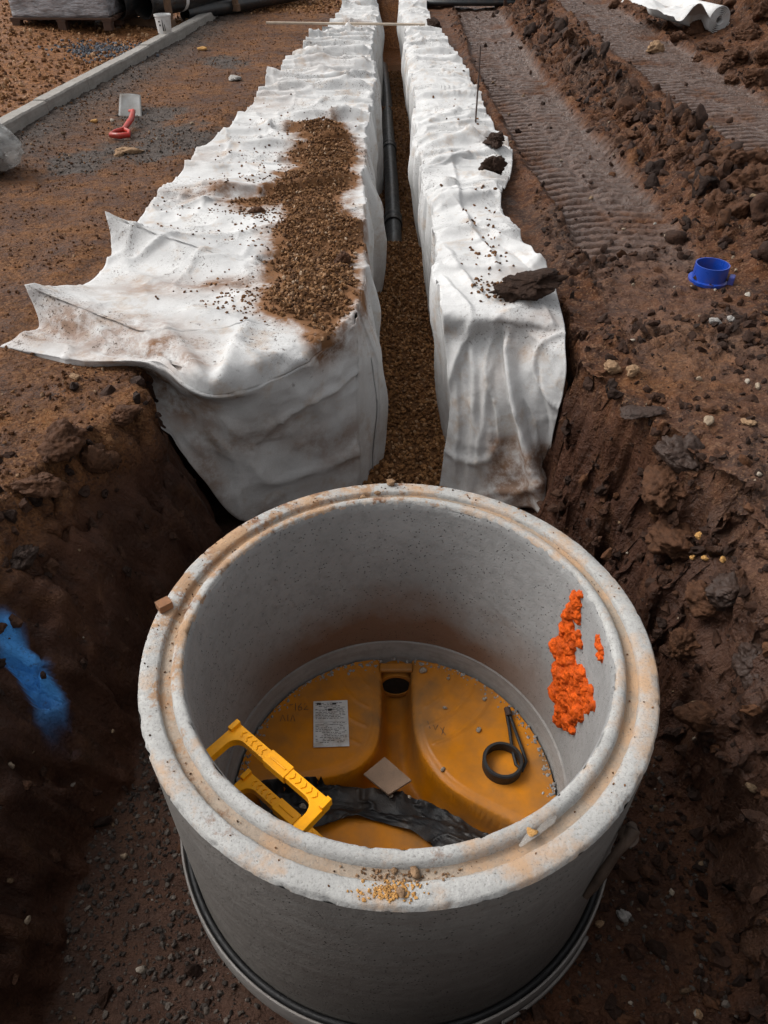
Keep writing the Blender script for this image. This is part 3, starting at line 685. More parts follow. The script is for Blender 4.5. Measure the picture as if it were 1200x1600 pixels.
def dirtL(V):
    x, y, z = V.T; d = np.zeros(len(V))
    sd = sdpoly(x, y, PILE); up = sstep(-.2, 0, z)
    d = np.maximum(d, up*(sstep(-.12, .02, sd+.05*fbm(V*6, 3, 8))*1.25))
    n = fbm(V*3, 3, 7)
    def blob(px, py, z0, rx, ry, a):
        c = W(px, py, z0); return a*np.exp(-(((x-c.x)/rx)**2+((y-c.y)/ry)**2)**1.2)
    for b in ((330, 320, 0, .35, .10, .9), (360, 455, 0, .28, .10, 1.0), (250, 545, .05, .16, .10, 1.0), (170, 525, .1, .2, .12, .7), (300, 585, 0, .1, .08, .9), (460, 505, 0, .25, .05, .5), (500, 470, .03, .2, .1, .5), (300, 250, .03, .25, .3, .45), (420, 160, .03, .3, .6, .35), (500, 110, .03, .3, .5, .35), (240, 460, 0, .35, .18, .5), (100, 525, 0, .28, .14, .95), (200, 540, 0, .3, .16, .7), (260, 545, .05, .2, .12, .7),
              (560, 402, .02, .07, .12, 1.2), (460, 38, 0, .05, .1, .6), (560, 44, 0, .2, .3, .7)): d = np.maximum(d, blob(*b)*(.8+.5*n))
    lowf = sstep(-.15, -.45, z)*sstep(3.35, 3.2, y)*sstep(-1.2, -.6, x)
    d = np.maximum(d, lowf*.55*sstep(-.2, .4, n))
    d = np.maximum(d, sstep(-.15, -.9, z)*.30*sstep(-.3, .4, n))
    return np.clip(d, 0, 1.25), sstep(-.25, -.02, z)
fab_l = sheet('geotextile_sheet', [GL, SL], dirtL, 'wide white geotextile sheet left of the trench, strewn with spilled brown gravel')

# right sheet
xR = lambda y: np.interp(y, [3.42, 3.8, 4.3, 4.77, 5.2, 5.55, 6.2, 7, 8.15, 10.8, 12, 15.3], [.89, .87, .77, .73, .82, .91, .97, .90, .91, .80, .70, .64])
rows = []; vper = []
for y in (15.3, 14.2, 13.2, 12.2, 11.2, 10.3, 9.4, 8.6, 7.9, 7.3, 6.75, 6.2, 5.7, 5.25, 4.85, 4.5, 4.15, 3.85):
    a = .27+.02*math.sin(y*1.7); b = xR(y); rows.append([(a+(b-a)*k/4, y+.04*math.sin(k*1.3+y*2), .03+(.02 if k in (1, 2, 3) else 0)) for k in range(5)]); vper.append(62)
rows.append(Wt((690, 480, .03), (736, 486, .045), (786, 488, .05), (836, 487, .05), (878, 492, .02))); vper.append(22)
rows.append([WY(696, 532, 3.43), WY(742, 532, 3.37), WY(792, 530, 3.32), WY(842, 530, 3.24), WY(883, 548, 3.14)]); vper.append(22)
rows.append([WY(703, 612, 3.37), WY(750, 612, 3.28), WY(803, 612, 3.18), WY(846, 612, 3.12), WY(880, 612, 3.06)]); vper.append(22)
rows.append([WY(697, 690, 3.31), WY(745, 700, 3.24), WY(822, 702, 3.10), WY(846, 702, 3.12), WY(862, 705, 3.1)]); vper.append(22)
rows.append([WY(686, 775, 3.27), WY(735, 795, 3.21), WY(843, 795, 3.0), WY(862, 806, 3.07), WY(873, 815, 3.05)])
GR, tv, tu = net(rows, vper, 22); shape = GR.shape[:2]
flat_run = sstep(18.0, 16.8, tv)[:, None]
GR[..., 2] += folds(GR, 9, 34, 3.9, 15, .060, 1)*flat_run*(1-.5*sstep(.6, 0, tu)[None])
GR[..., 2] += (flat_run*.040+.008)*sstep(18.5, 17.5, tv)[:, None]*crease(GR.reshape(-1, 3), 67).reshape(shape)
GR[..., 2] += flat_run*.03*sstep(3.0, 3.6, tu)[None]*np.clip(fbm(np.c_[GR[..., 1].ravel()*1.4, GR[..., 0].ravel()*.2], 2, 25), -.3, 1).reshape(shape)
GR[..., 2] += .16*np.exp(-((GR[..., 1]-15.0)/.5)**2)*sstep(.5, 3, tu)[None]
nr = grid_normals(GR); nr *= np.sign(nr[..., 2:3].mean() or 1)
q3 = GR.reshape(-1, 3)
wr = (.55*ridged(q3*np.array([4.2, 3.2, 2.6]), 3, 191)+.45*fbm(q3*9, 4, 193)).reshape(shape)
GR += nr*(wr*.008)[..., None]
GR[..., 0] -= sstep(1.1, 0, tu)[None]*.034*(ridged(np.c_[GR[..., 1].ravel()*4.2, GR[..., 0].ravel()*.3], 3, 43).reshape(shape)-.3)*sstep(19, 18, tv)[:, None]
hangR = sstep(18.2, 19.5, tv)[:, None]
GR += nr*(hangR*(np.exp(-((tu-2.08)/.14)**2)*.075-np.exp(-((tu-1.75)/.12)**2)*.014+.018*np.exp(-((tu-.9)/.12)**2))[None])[..., None]
cz = fbm(q3*np.array([6, 6, 1.8]), 3, 195).reshape(shape); GR += nr*(hangR*cz*.022)[..., None]
GR += nr*((.014+.012*hangR)*crumple(q3, 411).reshape(shape))[..., None]
GR = put_creases(GR, nr, [(742, 495, 703, 610, 9, .028), (775, 548, 742, 740, 8, .020), (760, 505, 868, 520, 9, -.014), (800, 500, 880, 560, 10, .016), (840, 560, 860, 690, 7, -.018), (720, 520, 712, 760, 6, .016), (758, 560, 770, 760, 7, .012),
    (700, 300, 780, 420, 9, .026), (690, 380, 760, 470, 7, .020), (720, 330, 850, 430, 6, -.016), (690, 430, 740, 485, 6, .016), (735, 210, 790, 260, 5, .026), (670, 250, 760, 235, 5, .022), (680, 300, 790, 300, 6, .020), (655, 200, 740, 190, 5, .02), (820, 440, 870, 520, 8, .014), (700, 230, 720, 330, 6, .014)])
edge = GR[:, 0]
edge_top = edge[tv <= 18.0]
SR = drop(edge_top, -1, 43, lean=.15, curve=GR[tv >= 18.0, 0])
def dirtR(V):
    x, y, z = V.T; n = fbm(V*3, 3, 17); d = np.zeros(len(V))
    def blob(px, py, z0, rx, ry, a):
        c = W(px, py, z0); return a*np.exp(-(((x-c.x)/rx)**2+((y-c.y)/ry)**2)**1.2)
    for b in ((810, 460, 0, .16, .12, .8), (850, 510, 0, .1, .08, .5), (800, 515, 0, .14, .05, .45), (775, 240, 0, .12, .12, .5), (740, 215, 0, .12, .08, .4), (800, 300, 0, .06, .2, .5)): d = np.maximum(d, blob(*b)*(.8+.5*n))
    lowf = sstep(-.52, -.60, z+.05*n)*sstep(3.6, 3.4, y)*sstep(.50, .58, x+.04*n)
    d = np.maximum(d, lowf*.85)
    d = np.maximum(d, sstep(-.1, -.9, z)*.22*sstep(-.3, .4, n))
    return np.clip(d, 0, 1.2), sstep(-.25, -.02, z)*.8
fab_r = sheet('geotextile_sheet', [GR, SR], dirtR, 'narrow white geotextile strip along the right side of the trench')

def bvh_of(o):
    return BVHTree.FromPolygons([v.co[:] for v in o.data.vertices], [tuple(p.vertices) for p in o.data.polygons])
FL, FR = bvh_of(fab_l), bvh_of(fab_r)
def top_at(x, y):
    z = gz_at(x, y)
    for b in (FL, FR):
        r = b.ray_cast(Vector((x, y, 3)), Vector((0, 0, -1)))
        if r[0] and r[0].z > z: z = r[0].z
    return z

# ------------------------------------------------------------------ MANHOLE RING
RC = Vector((.04, 1.36, 0))
ring = empty('manhole_ring', RC, 'big pale concrete manhole ring with a stepped rim, standing in the pit', 'manhole ring')
def lathe_rough(name, prof, n, mat, parent, amp=.0015, seed=0, chips=None, closed=False):
    """lathe with slightly uneven surface and chipped edges; prof rows: (r, z, edge) edge=1 marks a corner that chips"""
    fine = []
    for (r0, z0, e0), (r1, z1, e1) in zip(prof, prof[1:]):
        L = math.hypot(r1-r0, z1-z0); m = max(1, int(L/.018))
        for k in range(m):
            t = k/m; fine.append((r0+(r1-r0)*t, z0+(z1-z0)*t, e0 if k == 0 else 0))
    fine.append(prof[-1]); A = np.array(fine); th_ = np.arange(n)*2*np.pi/n
    rr, tt_ = np.meshgrid(A[:, 0], th_, indexing='ij'); zz = np.repeat(A[:, 1:2], n, 1); ee = np.repeat(A[:, 2:3], n, 1)
    P_ = np.c_[(rr*np.cos(tt_)).ravel(), (rr*np.sin(tt_)).ravel(), zz.ravel()]
    e = ee.ravel()
    cen = np.c_[np.cos(tt_).ravel(), np.sin(tt_).ravel(), np.zeros(rr.size)]
    d = amp*.5*fbm(P_*70, 3, seed); P_ = P_+cen*d[:, None]; P_[:, 2] += amp*.4*fbm(P_*60+9, 3, seed+4)
    ch = np.clip(fbm(P_*38, 4, seed+8)*2.0-.35, 0, 1)*e+np.clip(fbm(P_*9, 3, seed+18)*3-1.1, 0, 1)*e*.8
    P_[:, 2] -= ch*.007; P_ += cen*(ch*.006*np.sign(RM-np.hypot(P_[:, 0], P_[:, 1])))[:, None]
    m = len(A); ii = np.arange(m*n).reshape(m, n); jj = np.roll(ii, -1, 1)
    F_ = np.stack([ii[:-1], jj[:-1], jj[1:], ii[1:]], -1).reshape(-1, 4)
    o = mesh_np(name, P_, F_[:, ::-1], mat, parent); 
    return o
RM = .66
lathe_rough('inner_face', [(.597, -.735, 0), (.597, -.012, 0), (.603, 0.004, 1)], 640, M['conc_in'], ring, .0012, 3)
lathe_rough('inner_lip', [(.6005, -.004, 1), (.604, .010, 1), (.612, .013, 0), (.626, .011, 1), (.634, .003, 0), (.638, -.017, 0)], 640, M['conc_top'], ring, .0018, 5)
lathe_rough('rebate', [(.637, -.015, 0), (.642, -.020, 0), (.664, -.019, 0), (.669, -.015, 0)], 640, M['conc_groove'], ring, .0016, 7)
lathe_rough('rim', [(.668, -.016, 0), (.671, -.003, 1), (.676, 0.0, 0), (.716, -.001, 0), (.722, -.006, 1), (.726, -.020, 1)], 640, M['conc_top'], ring, .0020, 9)
lathe_rough('outer_face', [(.7255, -.019, 1), (.725, -.05, 0), (.725, -.850, 0), (.718, -.870, 0), (.60, -.880, 0)], 640, M['conc_out'], ring, .0014, 11)

def rcyl(px, py, rad=.597):                      # far hit of a survey ray with the chamber wall, in ring coordinates
    r = ray(px, py); a = r.x**2+r.y**2; ox, oy = -RC.x, -RC.y
    b = 2*(ox*r.x+oy*r.y); c = ox*ox+oy*oy-rad*rad; t = (-b+math.sqrt(max(b*b-4*a*c, 0)))/(2*a)
    return Vector((ox+r.x*t, oy+r.y*t, CAM_H+r.z*t))
# sprayed foam on the right inner wall
def foam(pts, seed, name='sealing_foam'):
    bm = bmesh.new(); r0 = random.Random(seed)
    for px, py, rp in pts:
        p = rcyl(px, py); rad = rp/440.0; n = Vector((-p.x, -p.y, 0)).normalized()
        for _ in range(11):
            o = Vector((r0.gauss(0, 1), r0.gauss(0, 1), r0.gauss(0, 1)))*rad*.55
            rr_ = rad*r0.uniform(.35, .85); c = p+o+n*(-(o.dot(n))-rr_*.12+rad*.12*r0.random())
            bmesh.ops.create_icosphere(bm, subdivisions=2, radius=rr_, matrix=Matrix.Translation(c))
    me = bpy.data.meshes.new(name); bm.to_mesh(me); bm.free(); me.materials.append(M['foam'])
    o = bpy.data.objects.new(name, me); col.objects.link(o); o.parent = ring
    rm = o.modifiers.new('skin', 'REMESH'); rm.mode = 'VOXEL'; rm.voxel_size = .0030; rm.use_smooth_shade = True
    tx = bpy.data.textures.new('foam_lumps', 'CLOUDS'); tx.noise_scale = .016; tx.noise_depth = 4
    dm = o.modifiers.new('lumps', 'DISPLACE'); dm.texture = tx; dm.strength = .020; dm.mid_level = .5
    t2 = bpy.data.textures.new('foam_grain', 'CLOUDS'); t2.noise_scale = .005; t2.noise_depth = 3
    d2 = o.modifiers.new('grain', 'DISPLACE'); d2.texture = t2; d2.strength = .006; d2.mid_level = .5
    return o
foam([(905, 938, 11), (901, 955, 12), (890, 972, 11), (902, 962, 9), (888, 990, 13), (886, 1008, 14), (905, 1000, 9), (886, 1024, 19), (896, 1040, 20), (886, 1056, 24), (900, 1066, 21), (888, 1078, 24), (900, 1090, 20), (888, 1098, 21), (895, 1112, 20), (884, 1116, 17), (890, 1128, 13), (917, 1076, 11), (925, 1088, 11), (918, 1098, 10)], 4)
foam([(938, 1012, 9), (939, 1022, 8), (936, 1003, 5)], 8)
# plastic step irons
def step_iron(z):
    mb = MB(); T0, T1 = Vector((-.428, 1.205, z)), Vector((-.158, .975, z)); al = (T1-T0).normalized(); out = Vector((-.60, -.80, 0)).normalized()
    T0, T1 = T0-RC, T1-RC
    mid = (T0+T1)/2; ang = math.atan2(al.y, al.x); rot = Matrix.Rotation(ang, 3, 'Z'); h_ = (T1-T0).length/2+.010
    nv = rot @ Vector((0, 1, 0)); sg = 1 if nv.dot(out) > 0 else -1
    def arc(cx, cy, r_, a0, a1): return [(cx+r_*math.cos(R(a0+(a1-a0)*i/6)), cy+r_*math.sin(R(a0+(a1-a0)*i/6))) for i in range(7)]
    ol = [(-h_, .165)]+arc(-h_+.012, -.005, .012, 180, 270)+arc(h_-.012, -.005, .012, 270, 360)+[(h_, .165), (h_-.030, .165)]+arc(h_-.065, .052, .035, 0, -90)+arc(-h_+.065, .052, .035, 270, 180)+[(-h_+.030, .165)]
    pts = [mid+rot @ Vector((x, sg*y, 0)) for x, y in ol]
    mb.poly_prism([(p.x, p.y) for p in pts], mid.z-.015, mid.z+.015)
    mb.box(mid+rot @ Vector((0, 0, .001)), (.085, .042, .034), rot)
    for sgn in (-1, 1): mb.box(mid+rot @ Vector((sgn*(h_-.006), 0, .013)), (.016, .036, .030), rot)          # upturned toe stops
    for sgn in (-1, 1):                                                                      # chevron grips
        for k in range(5):
            cpt = mid+al*sgn*(.060+.021*k)+Vector((0, 0, .0165))
            for e in (-1, 1):
                mb.box(cpt+rot @ Vector((0, e*.0055, 0)), (.0045, .014, .004), rot @ Matrix.Rotation(e*sgn*R(38), 3, 'Z'))
    mb.box(mid+Vector((0, 0, .0195)), (.062, .006, .004), rot)
    return mb.build('step_iron', M['step'], ring, bevel=.004)
step_iron(-.22); step_iron(-.49)
# lifting strap end on the outside, lower right
st = MB()
hk = [WY(972, 1302, .90)-RC, WY(976, 1318, .88)-RC, WY(968, 1338, .86)-RC, WY(950, 1368, .83)-RC, WY(938, 1396, .81)-RC]
hk = []
for a, z, rr in ((-36.5, -.235, .738), (-37, -.20, .750), (-38, -.185, .757), (-39.5, -.215, .754), (-41, -.27, .745), (-43, -.33, .741), (-45, -.385, .737), (-46.5, -.43, .732)):
    hk.append((rr*math.cos(R(a)), rr*math.sin(R(a)), z))
st.tube(hk, [.010, .014, .017, .015, .012, .014, .013, .009], 12)
cc = Vector((.752*math.cos(R(-38.5)), .752*math.sin(R(-38.5)), -.215))
st.lathe([(.014, -.014), (.021, -.016), (.023, .0), (.021, .016), (.014, .014), (.013, 0)], 20, cc, axis=(.3, -.75, .55))
st.build('lifting_loop', M['strap'], ring, smooth=50)

# ------------------------------------------------------------------ CHAMBER BASE with orange channel liner
base = empty('chamber_base', RC+Vector((0, 0, -1.0)), 'precast base under the concrete ring with an orange channelled floor', 'chamber base')
zb = 1.0
def bz(z): return z+zb
MB().lathe([(.735, bz(-1.25)), (.757, bz(-1.25)), (.759, bz(-.93)), (.759, bz(-.838)), (.757, bz(-.832)), (.752, bz(-.832)), (.749, bz(-.838)), (.742, bz(-.89)), (.60, bz(-.89)), (.598, bz(-.7365)), (.590, bz(-.738)), (.572, bz(-.90)), (.56, bz(-1.05))], 160).build('base_wall', M['conc_base'], base, smooth=35)
tor = MB()
tor.lathe([(.736+.0105*math.cos(a), bz(-.850)+.014*math.sin(a)) for a in np.linspace(0, 2*math.pi, 10, endpoint=False)], 128)
tor.build('rubber_seal', M['rubber'], base, smooth=60)
# slot in the skirt, lower right, with blue and orange inside
sl = MB(); aa = np.linspace(R(-62), R(-44), 14)
for rr0, rr1, z0, z1, nm, mt in ((.758, .7625, -.935, -.90, 'skirt_slot', 'blue'), (.758, .763, -.975, -.938, 'skirt_lining', 'brick')):
    s_ = MB()
    inn = [(rr0*math.cos(a), rr0*math.sin(a)) for a in aa]; outp = [(rr1*math.cos(a), rr1*math.sin(a)) for a in aa]
    s_.poly_prism(inn+outp[::-1], bz(z0), bz(z1)); s_.build(nm, M[mt], base)
sl.bm.free()
rim_path = [(.765*math.cos(a), .765*math.sin(a), bz(-.895)) for a in np.linspace(R(-66), R(-38), 20)]+[(.765*math.cos(a), .765*math.sin(a), bz(-.980)) for a in np.linspace(R(-38), R(-66), 20)]
MB().tube(rim_path+rim_path[:1], .006, 6).build('skirt_rim', M['conc_base'], base, smooth=60)
# liner as a disc with three channels meeting in the middle
ZP = -.822
def pl(px, py): v = W(px, py, ZP)-RC; return np.array([v.x, v.y])
J = pl(622, 1222)
ends = [pl(619, 1040), pl(380, 1262), pl(835, 1332)]
nr_, na_ = 150, 360
rad = np.linspace(0, .570, nr_); ang = np.linspace(0, 2*np.pi, na_, endpoint=False)
RR, AA = np.meshgrid(rad, ang, indexing='ij'); lx, ly = (RR*np.cos(AA)).ravel(), (RR*np.sin(AA)).ravel()
def seg(px_, py_, a, b):
    e = b-a; t = np.clip(((px_-a[0])*e[0]+(py_-a[1])*e[1])/(e @ e), 0, 1.4); return np.hypot(px_-a[0]-t*e[0], py_-a[1]-t*e[1])
dch = [seg(lx, ly, J, e)-w for e, w in zip(ends, (.064, .064, .064))]
k_ = .055
sm = -k_*np.log(sum(np.exp(-d/k_) for d in dch))+.004
tp = np.clip((sm+.064)/.064, 0, 1); lz = ZP-.185*np.sqrt(np.clip(1-tp**3.4, 0, 1))-.012*np.clip(1-sm/.030, 0, 1)**2*(sm > 0)-.012*(sm <= 0)*tp
lz = lz+.0035*sstep(.026, .034, sm)
rr_c = np.hypot(lx-ends[0][0], ly-ends[0][1]-.02)
for q_ in (.17, .25, .33, .41): lz += .0055*np.exp(-((rr_c-q_)/.006)**2)*sstep(.04, .06, sm)*(lx < 0.6)
lz += .0012*fbm(np.c_[lx, ly]*9, 3, 5)
V_ = np.c_[lx, ly, lz+zb]; ii = np.arange(nr_*na_).reshape(nr_, na_); jj = np.roll(ii, -1, 1)
Fl = np.stack([ii[:-1], jj[:-1], jj[1:], ii[1:]], -1).reshape(-1, 4)[:, ::-1]
liner = mesh_np('channel_liner', V_, Fl, M['liner'], base)
# outlet socket at the far end of the main channel
e0 = ends[0]
sk = MB(); sk.lathe([(.060, 0), (.074, 0), (.074, .16), (.060, .16)], 40, (e0[0], e0[1]-.035, bz(ZP-.095)), axis=(0, 1, 0)); sk.build('outlet_socket', M['liner'], base, smooth=40)
hd = MB(); hd.lathe([(.0005, .006), (.0600, .006), (.0600, .012), (.0005, .012)], 32, (e0[0], e0[1]-.035, bz(ZP-.095)), axis=(0, 1, 0)); hd.build('outlet_dark_disc', M['bore_dark'], base)  # black disc just inside the mouth, stands in for the dark interior
sh = MB(); sh.box((e0[0], e0[1]-.012, bz(ZP+.000)), (.134, .040, .020)); sh.build('socket_shelf', M['liner'], base, bevel=.008)
# info label with fine print
lab = [W(490, 1098, ZP), W(543, 1096, ZP), W(546, 1168, ZP), W(490, 1170, ZP)]
lp = [(v.x-RC.x, v.y-RC.y) for v in lab]
label_o = MB().poly_prism(lp[::-1], bz(ZP+.0085), bz(ZP+.0095)).build('info_label', M['paper'], base)
pr = MB(); r0 = random.Random(3)
def lab_pt(u, v):
    a, b, c, d = [Vector((*p, 0)) for p in lp]; t = a.lerp(b, u); bt = d.lerp(c, u); return t.lerp(bt, v)
def dash(u0, u1, v, hgt):
    a, b = lab_pt(u0, v), lab_pt(u1, v); c = lab_pt(u0, v+hgt); d = lab_pt(u1, v+hgt); z = bz(ZP+.0100)
    pr.bm.faces.new([pr.bm.verts.new((p.x, p.y, z)) for p in (a, b, d, c)])
for row in range(26):
    v = .05+row*.034; u = .06
    if 10 < row < 13: continue
    while u < .9:
        w = r0.uniform(.03, .12)
        if r0.random() < .75: dash(u, min(u+w, .94), v, .012)
        u += w+.025
for u, v in ((.1, .04), (.55, .05), (.42, .18)): dash(u, u+.12, v, .045)
for v in (.20, .47, .53): dash(.04, .95, v, .005)
pr.build('label_print', M['ink'], label_o).location = (0, 0, 0)
# marker-pen scribble on the left bench
sc = MB()
sc.bm.free()
def pen(groups):
    sc = MB()
    for pts in groups: sc.tube([(W(x, y, ZP).x-RC.x, W(x, y, ZP).y-RC.y, bz(ZP+.0056)) for x, y in pts], .0011, 4)
    sc.build('pen_marks', M['ink'], liner)
pen((((452, 1103), (458, 1102)), ((462, 1100), (462, 1111)), ((471, 1100), (466, 1106), (467, 1111), (472, 1110), (471, 1106), (467, 1106)), ((475, 1102), (479, 1100), (481, 1103), (475, 1110), (482, 1110)), ((438, 1128), (442, 1118), (446, 1128)), ((450, 1118), (450, 1128)), ((454, 1128), (458, 1118), (461, 1128))))
pen((((668, 1128), (672, 1140)), ((676, 1130), (680, 1142), (684, 1134)), ((688, 1138), (696, 1150)), ((694, 1137), (690, 1149))))
# mortar smears and grit round the edge of the liner
r0 = np.random.default_rng(6); n = 420; th_ = r0.uniform(-.5, math.pi+.5, n); rr = .572-np.abs(r0.normal(0, .02, n))
grit = scatter('mortar_crumbs', np.c_[RC.x+rr*np.cos(th_), RC.y+rr*np.sin(th_), np.full(n, ZP+.004)], r0.uniform(.003, .010, n), M['grey_stone'], 1, 8)
tag(grit, 'grey mortar crumbs around the edge of the orange floor', 'crumbs', kind='stuff')

# things lying on the orange floor
def liner_z(x, y):
    i = np.argmin((lx+RC.x-x)**2+(ly+RC.y-y)**2); return float(lz[i])
c_ = W(785, 1192, ZP+.03)
cl = empty('rubber_ring', (c_.x, c_.y, ZP+.006), 'black rubber ring with a looped band on the orange floor', 'ring')
MB().lathe([(.066, .0), (.072, 0), (.074, .045), (.070, .05), (.062, .05), (.060, .045)], 56).build('ring_band', M['rubber'], cl, smooth=40)
lo = [W(x, y, ZP+.02)-c_ for x, y in ((792, 1108), (797, 1120), (806, 1145), (816, 1172), (822, 1190), (816, 1205), (806, 1195), (800, 1170), (796, 1140), (792, 1118), (791, 1106))]
MB().tube([(p.x, p.y, .016) for p in lo], .0065, 8).build('strap_loop', M['rubber'], cl, smooth=60)
MB().tube([(lo[0].x, lo[0].y, .02), (lo[0].x+.004, lo[0].y-.035, .02)], .013, 8).build('strap_end', M['rust'], cl, smooth=60)
# square board scrap
a, b, c, d = [W(x, y, -.845) for x, y in ((601, 1183), (643, 1222), (607, 1246), (568, 1212))]
ctr = (a+b+c+d)/4
tl = MB(); pv = [p-ctr for p in (a, b, c, d)]
vb_ = [tl.bm.verts.new((p.x, p.y, .006-.10*p.y)) for p in pv]; vt_ = [tl.bm.verts.new((p.x, p.y, .018-.10*p.y)) for p in pv]
tl.bm.faces.new(vb_[::-1]); tl.bm.faces.new(vt_)
for k in range(4): tl.bm.faces.new((vb_[k], vb_[(k+1) % 4], vt_[(k+1) % 4], vt_[k]))
tag(tl.build('board_scrap', M['tile'], bevel=.002, loc=(ctr.x, ctr.y, -.850)), 'square brownish board scrap lying across the orange channel', 'board')
# crumpled black sheet in the channels
nu_, nv_ = 90, 50; uu, vv = np.meshgrid(np.linspace(0, 1, nu_), np.linspace(0, 1, nv_))
ca = np.array([tuple(W(x, y, -.86)) for x, y in ((400, 1238), (490, 1226), (560, 1226), (625, 1236), (700, 1262), (775, 1308))])
cb = np.array([tuple(W(x, y, -.86)) for x, y in ((430, 1306), (500, 1308), (556, 1290), (640, 1312), (690, 1345), (790, 1372))])
CA, _ = interp_axis(ca[:, None, :], 18); CB, _ = interp_axis(cb[:, None, :], 18); CA, CB = CA[:, 0], CB[:, 0]
ti = np.linspace(0, len(CA)-1, nu_).astype(int)
S_ = CA[ti][None]*(1-vv[..., None])+CB[ti][None]*vv[..., None]
sp_ = S_.reshape(-1, 3); base_z = np.array([liner_z(x, y) for x, y in sp_[:, :2]])
sp_[:, 2] = np.maximum(base_z+.012, -.895)+.022*np.abs(ridged(sp_*np.array([6, 6, 1])+.5*fbm(sp_*4, 2, 3)[:, None], 2, 7))+.025*fbm(sp_*np.array([4, 4, 1]), 2, 9)+.012+.016*np.clip(ridged(sp_*np.array([16, 16, 1])+fbm(sp_*9, 2, 5)[:, None], 2, 17), 0, 1)**4*1.4
tag(mesh_np('plastic_sheet', sp_, grid_faces(nv_, nu_), M['film']), 'crumpled black plastic sheet in the orange channels below the yellow steps', 'plastic sheet')
# stones on the floor of the chamber
for k, (px, py, s) in enumerate(((660, 1050, .022), (747, 1143, .015), (756, 1095, .013), (695, 1108, .012), (692, 1203, .014), (640, 1240, .012), (668, 1310, .014), (612, 1238, .010), (700, 1062, .010), (472, 1255, .018))):
    v = W(px, py, ZP); z = max(liner_z(v.x, v.y), ZP-.03)
    lump('stone', (v.x, v.y, z+.004), (s*1.5, s*1.2, s), M['pebble'], 300+k, 'small pale stone lying on the orange chamber floor', 'stone', 'stones on the chamber floor', rz=k, sub=2)

# ------------------------------------------------------------------ bits on the rim
bk = MB(); bk.box((0, 0, .013), (.042, .034, .026))
o = bk.build('brick_chip', M['brick'], bevel=.002, loc=(*W(258, 950, .0)[:2], .001)); o.rotation_euler = (0, 0, R(40))
tag(o, 'small brown brick chip on the left of the concrete rim', 'brick chip')
for k, (px, py, s, lb) in enumerate(((611, 757, .030, 'pale stone at the far side of the concrete rim'), (568, 775, .026, 'brown stone in the groove at the far side of the rim'), (589, 772, .02, 'small tan stone beside the brown one on the far rim'),
                                     (648, 1358, .022, 'round tan stone in the rim groove nearest the viewer'), (616, 1355, .015, 'smaller round stone left of the tan one in the near groove'), (625, 1395, .020, 'pale flat stone on the near outer rim'))):
    v = W(px, py, .0); lump('stone', (v.x, v.y, -.018 if k in (1, 3, 4) else .0), (s*1.2, s, s*.8), M['tan_stone'], 400+k, lb, 'stone', rz=k*1.7, sub=3, sink=.1)
def rim_crumbs(name, c, spread, n, size, mat, label, seed, z=.0):
    r0 = np.random.default_rng(seed); q_ = r0.normal(size=(n, 2))*np.array(spread); P_ = np.c_[c.x+q_[:, 0], c.y+q_[:, 1], np.full(n, z+.002)]
    rr_ = np.hypot(P_[:, 0]-RC.x, P_[:, 1]-RC.y); ok = (rr_ < .716) & (rr_ > .64); P_ = P_[ok]; rr_ = rr_[ok]; P_[:, 2] = np.where(rr_ < .668, -.017, .001)
    return tag(scatter(name, P_, r0.uniform(*size, len(P_)), mat, 1, seed), label, 'crumbs', kind='stuff')
rim_crumbs('sand_crumbs', W(612, 1392), (.035, .012), 190, (.002, .006), M['yellow_stone'], 'yellow sand crumbs on the near edge of the concrete rim', 21)
rim_crumbs('sand_crumbs', W(630, 1360), (.06, .012), 120, (.002, .006), M['tan_stone'], 'tan crumbs lying in the near groove of the rim', 22)
r0 = np.random.default_rng(5); n = 420; th_ = r0.uniform(0, 2*np.pi, n); wgt = .5+.5*np.cos(th_-R(125)); keep = r0.random(n) < .18+.82*wgt**2; th_ = th_[keep]
rr = np.where(r0.random(len(th_)) < .5, r0.uniform(.674, .714, len(th_)), r0.uniform(.641, .662, len(th_)))
tag(scatter('dirt_crumbs', np.c_[RC.x+rr*np.cos(th_), RC.y+rr*np.sin(th_), np.where(rr < .668, -.017, .001)], r0.uniform(.001, .0042, len(th_)), M['gravel'], 1, 25), 'brown dirt crumbs scattered round the concrete rim', 'crumbs', kind='stuff')
v = W(840, 1302, 0); scr = MB(); scr.tube([(v.x-.045, v.y-.03, .002), (v.x-.02, v.y-.008, .006), (v.x, v.y, .004), (v.x+.035, v.y+.03, .007), (v.x+.05, v.y+.048, .002)], [.003, .010, .006, .011, .003], 9, flat=.22)
tag(scr.build('plastic_scrap', M['poly_thin'], smooth=60, loc=(0, 0, -.001)), 'crinkled clear plastic scrap on the right front of the rim', 'plastic scrap')
v = W(831, 1303, 0); lump('stone', (v.x, v.y, 0), (.026, .02, .014), M['yellow_stone'], 433, 'yellow stone on the clear plastic scrap on the rim', 'stone', sub=3, sink=.0)

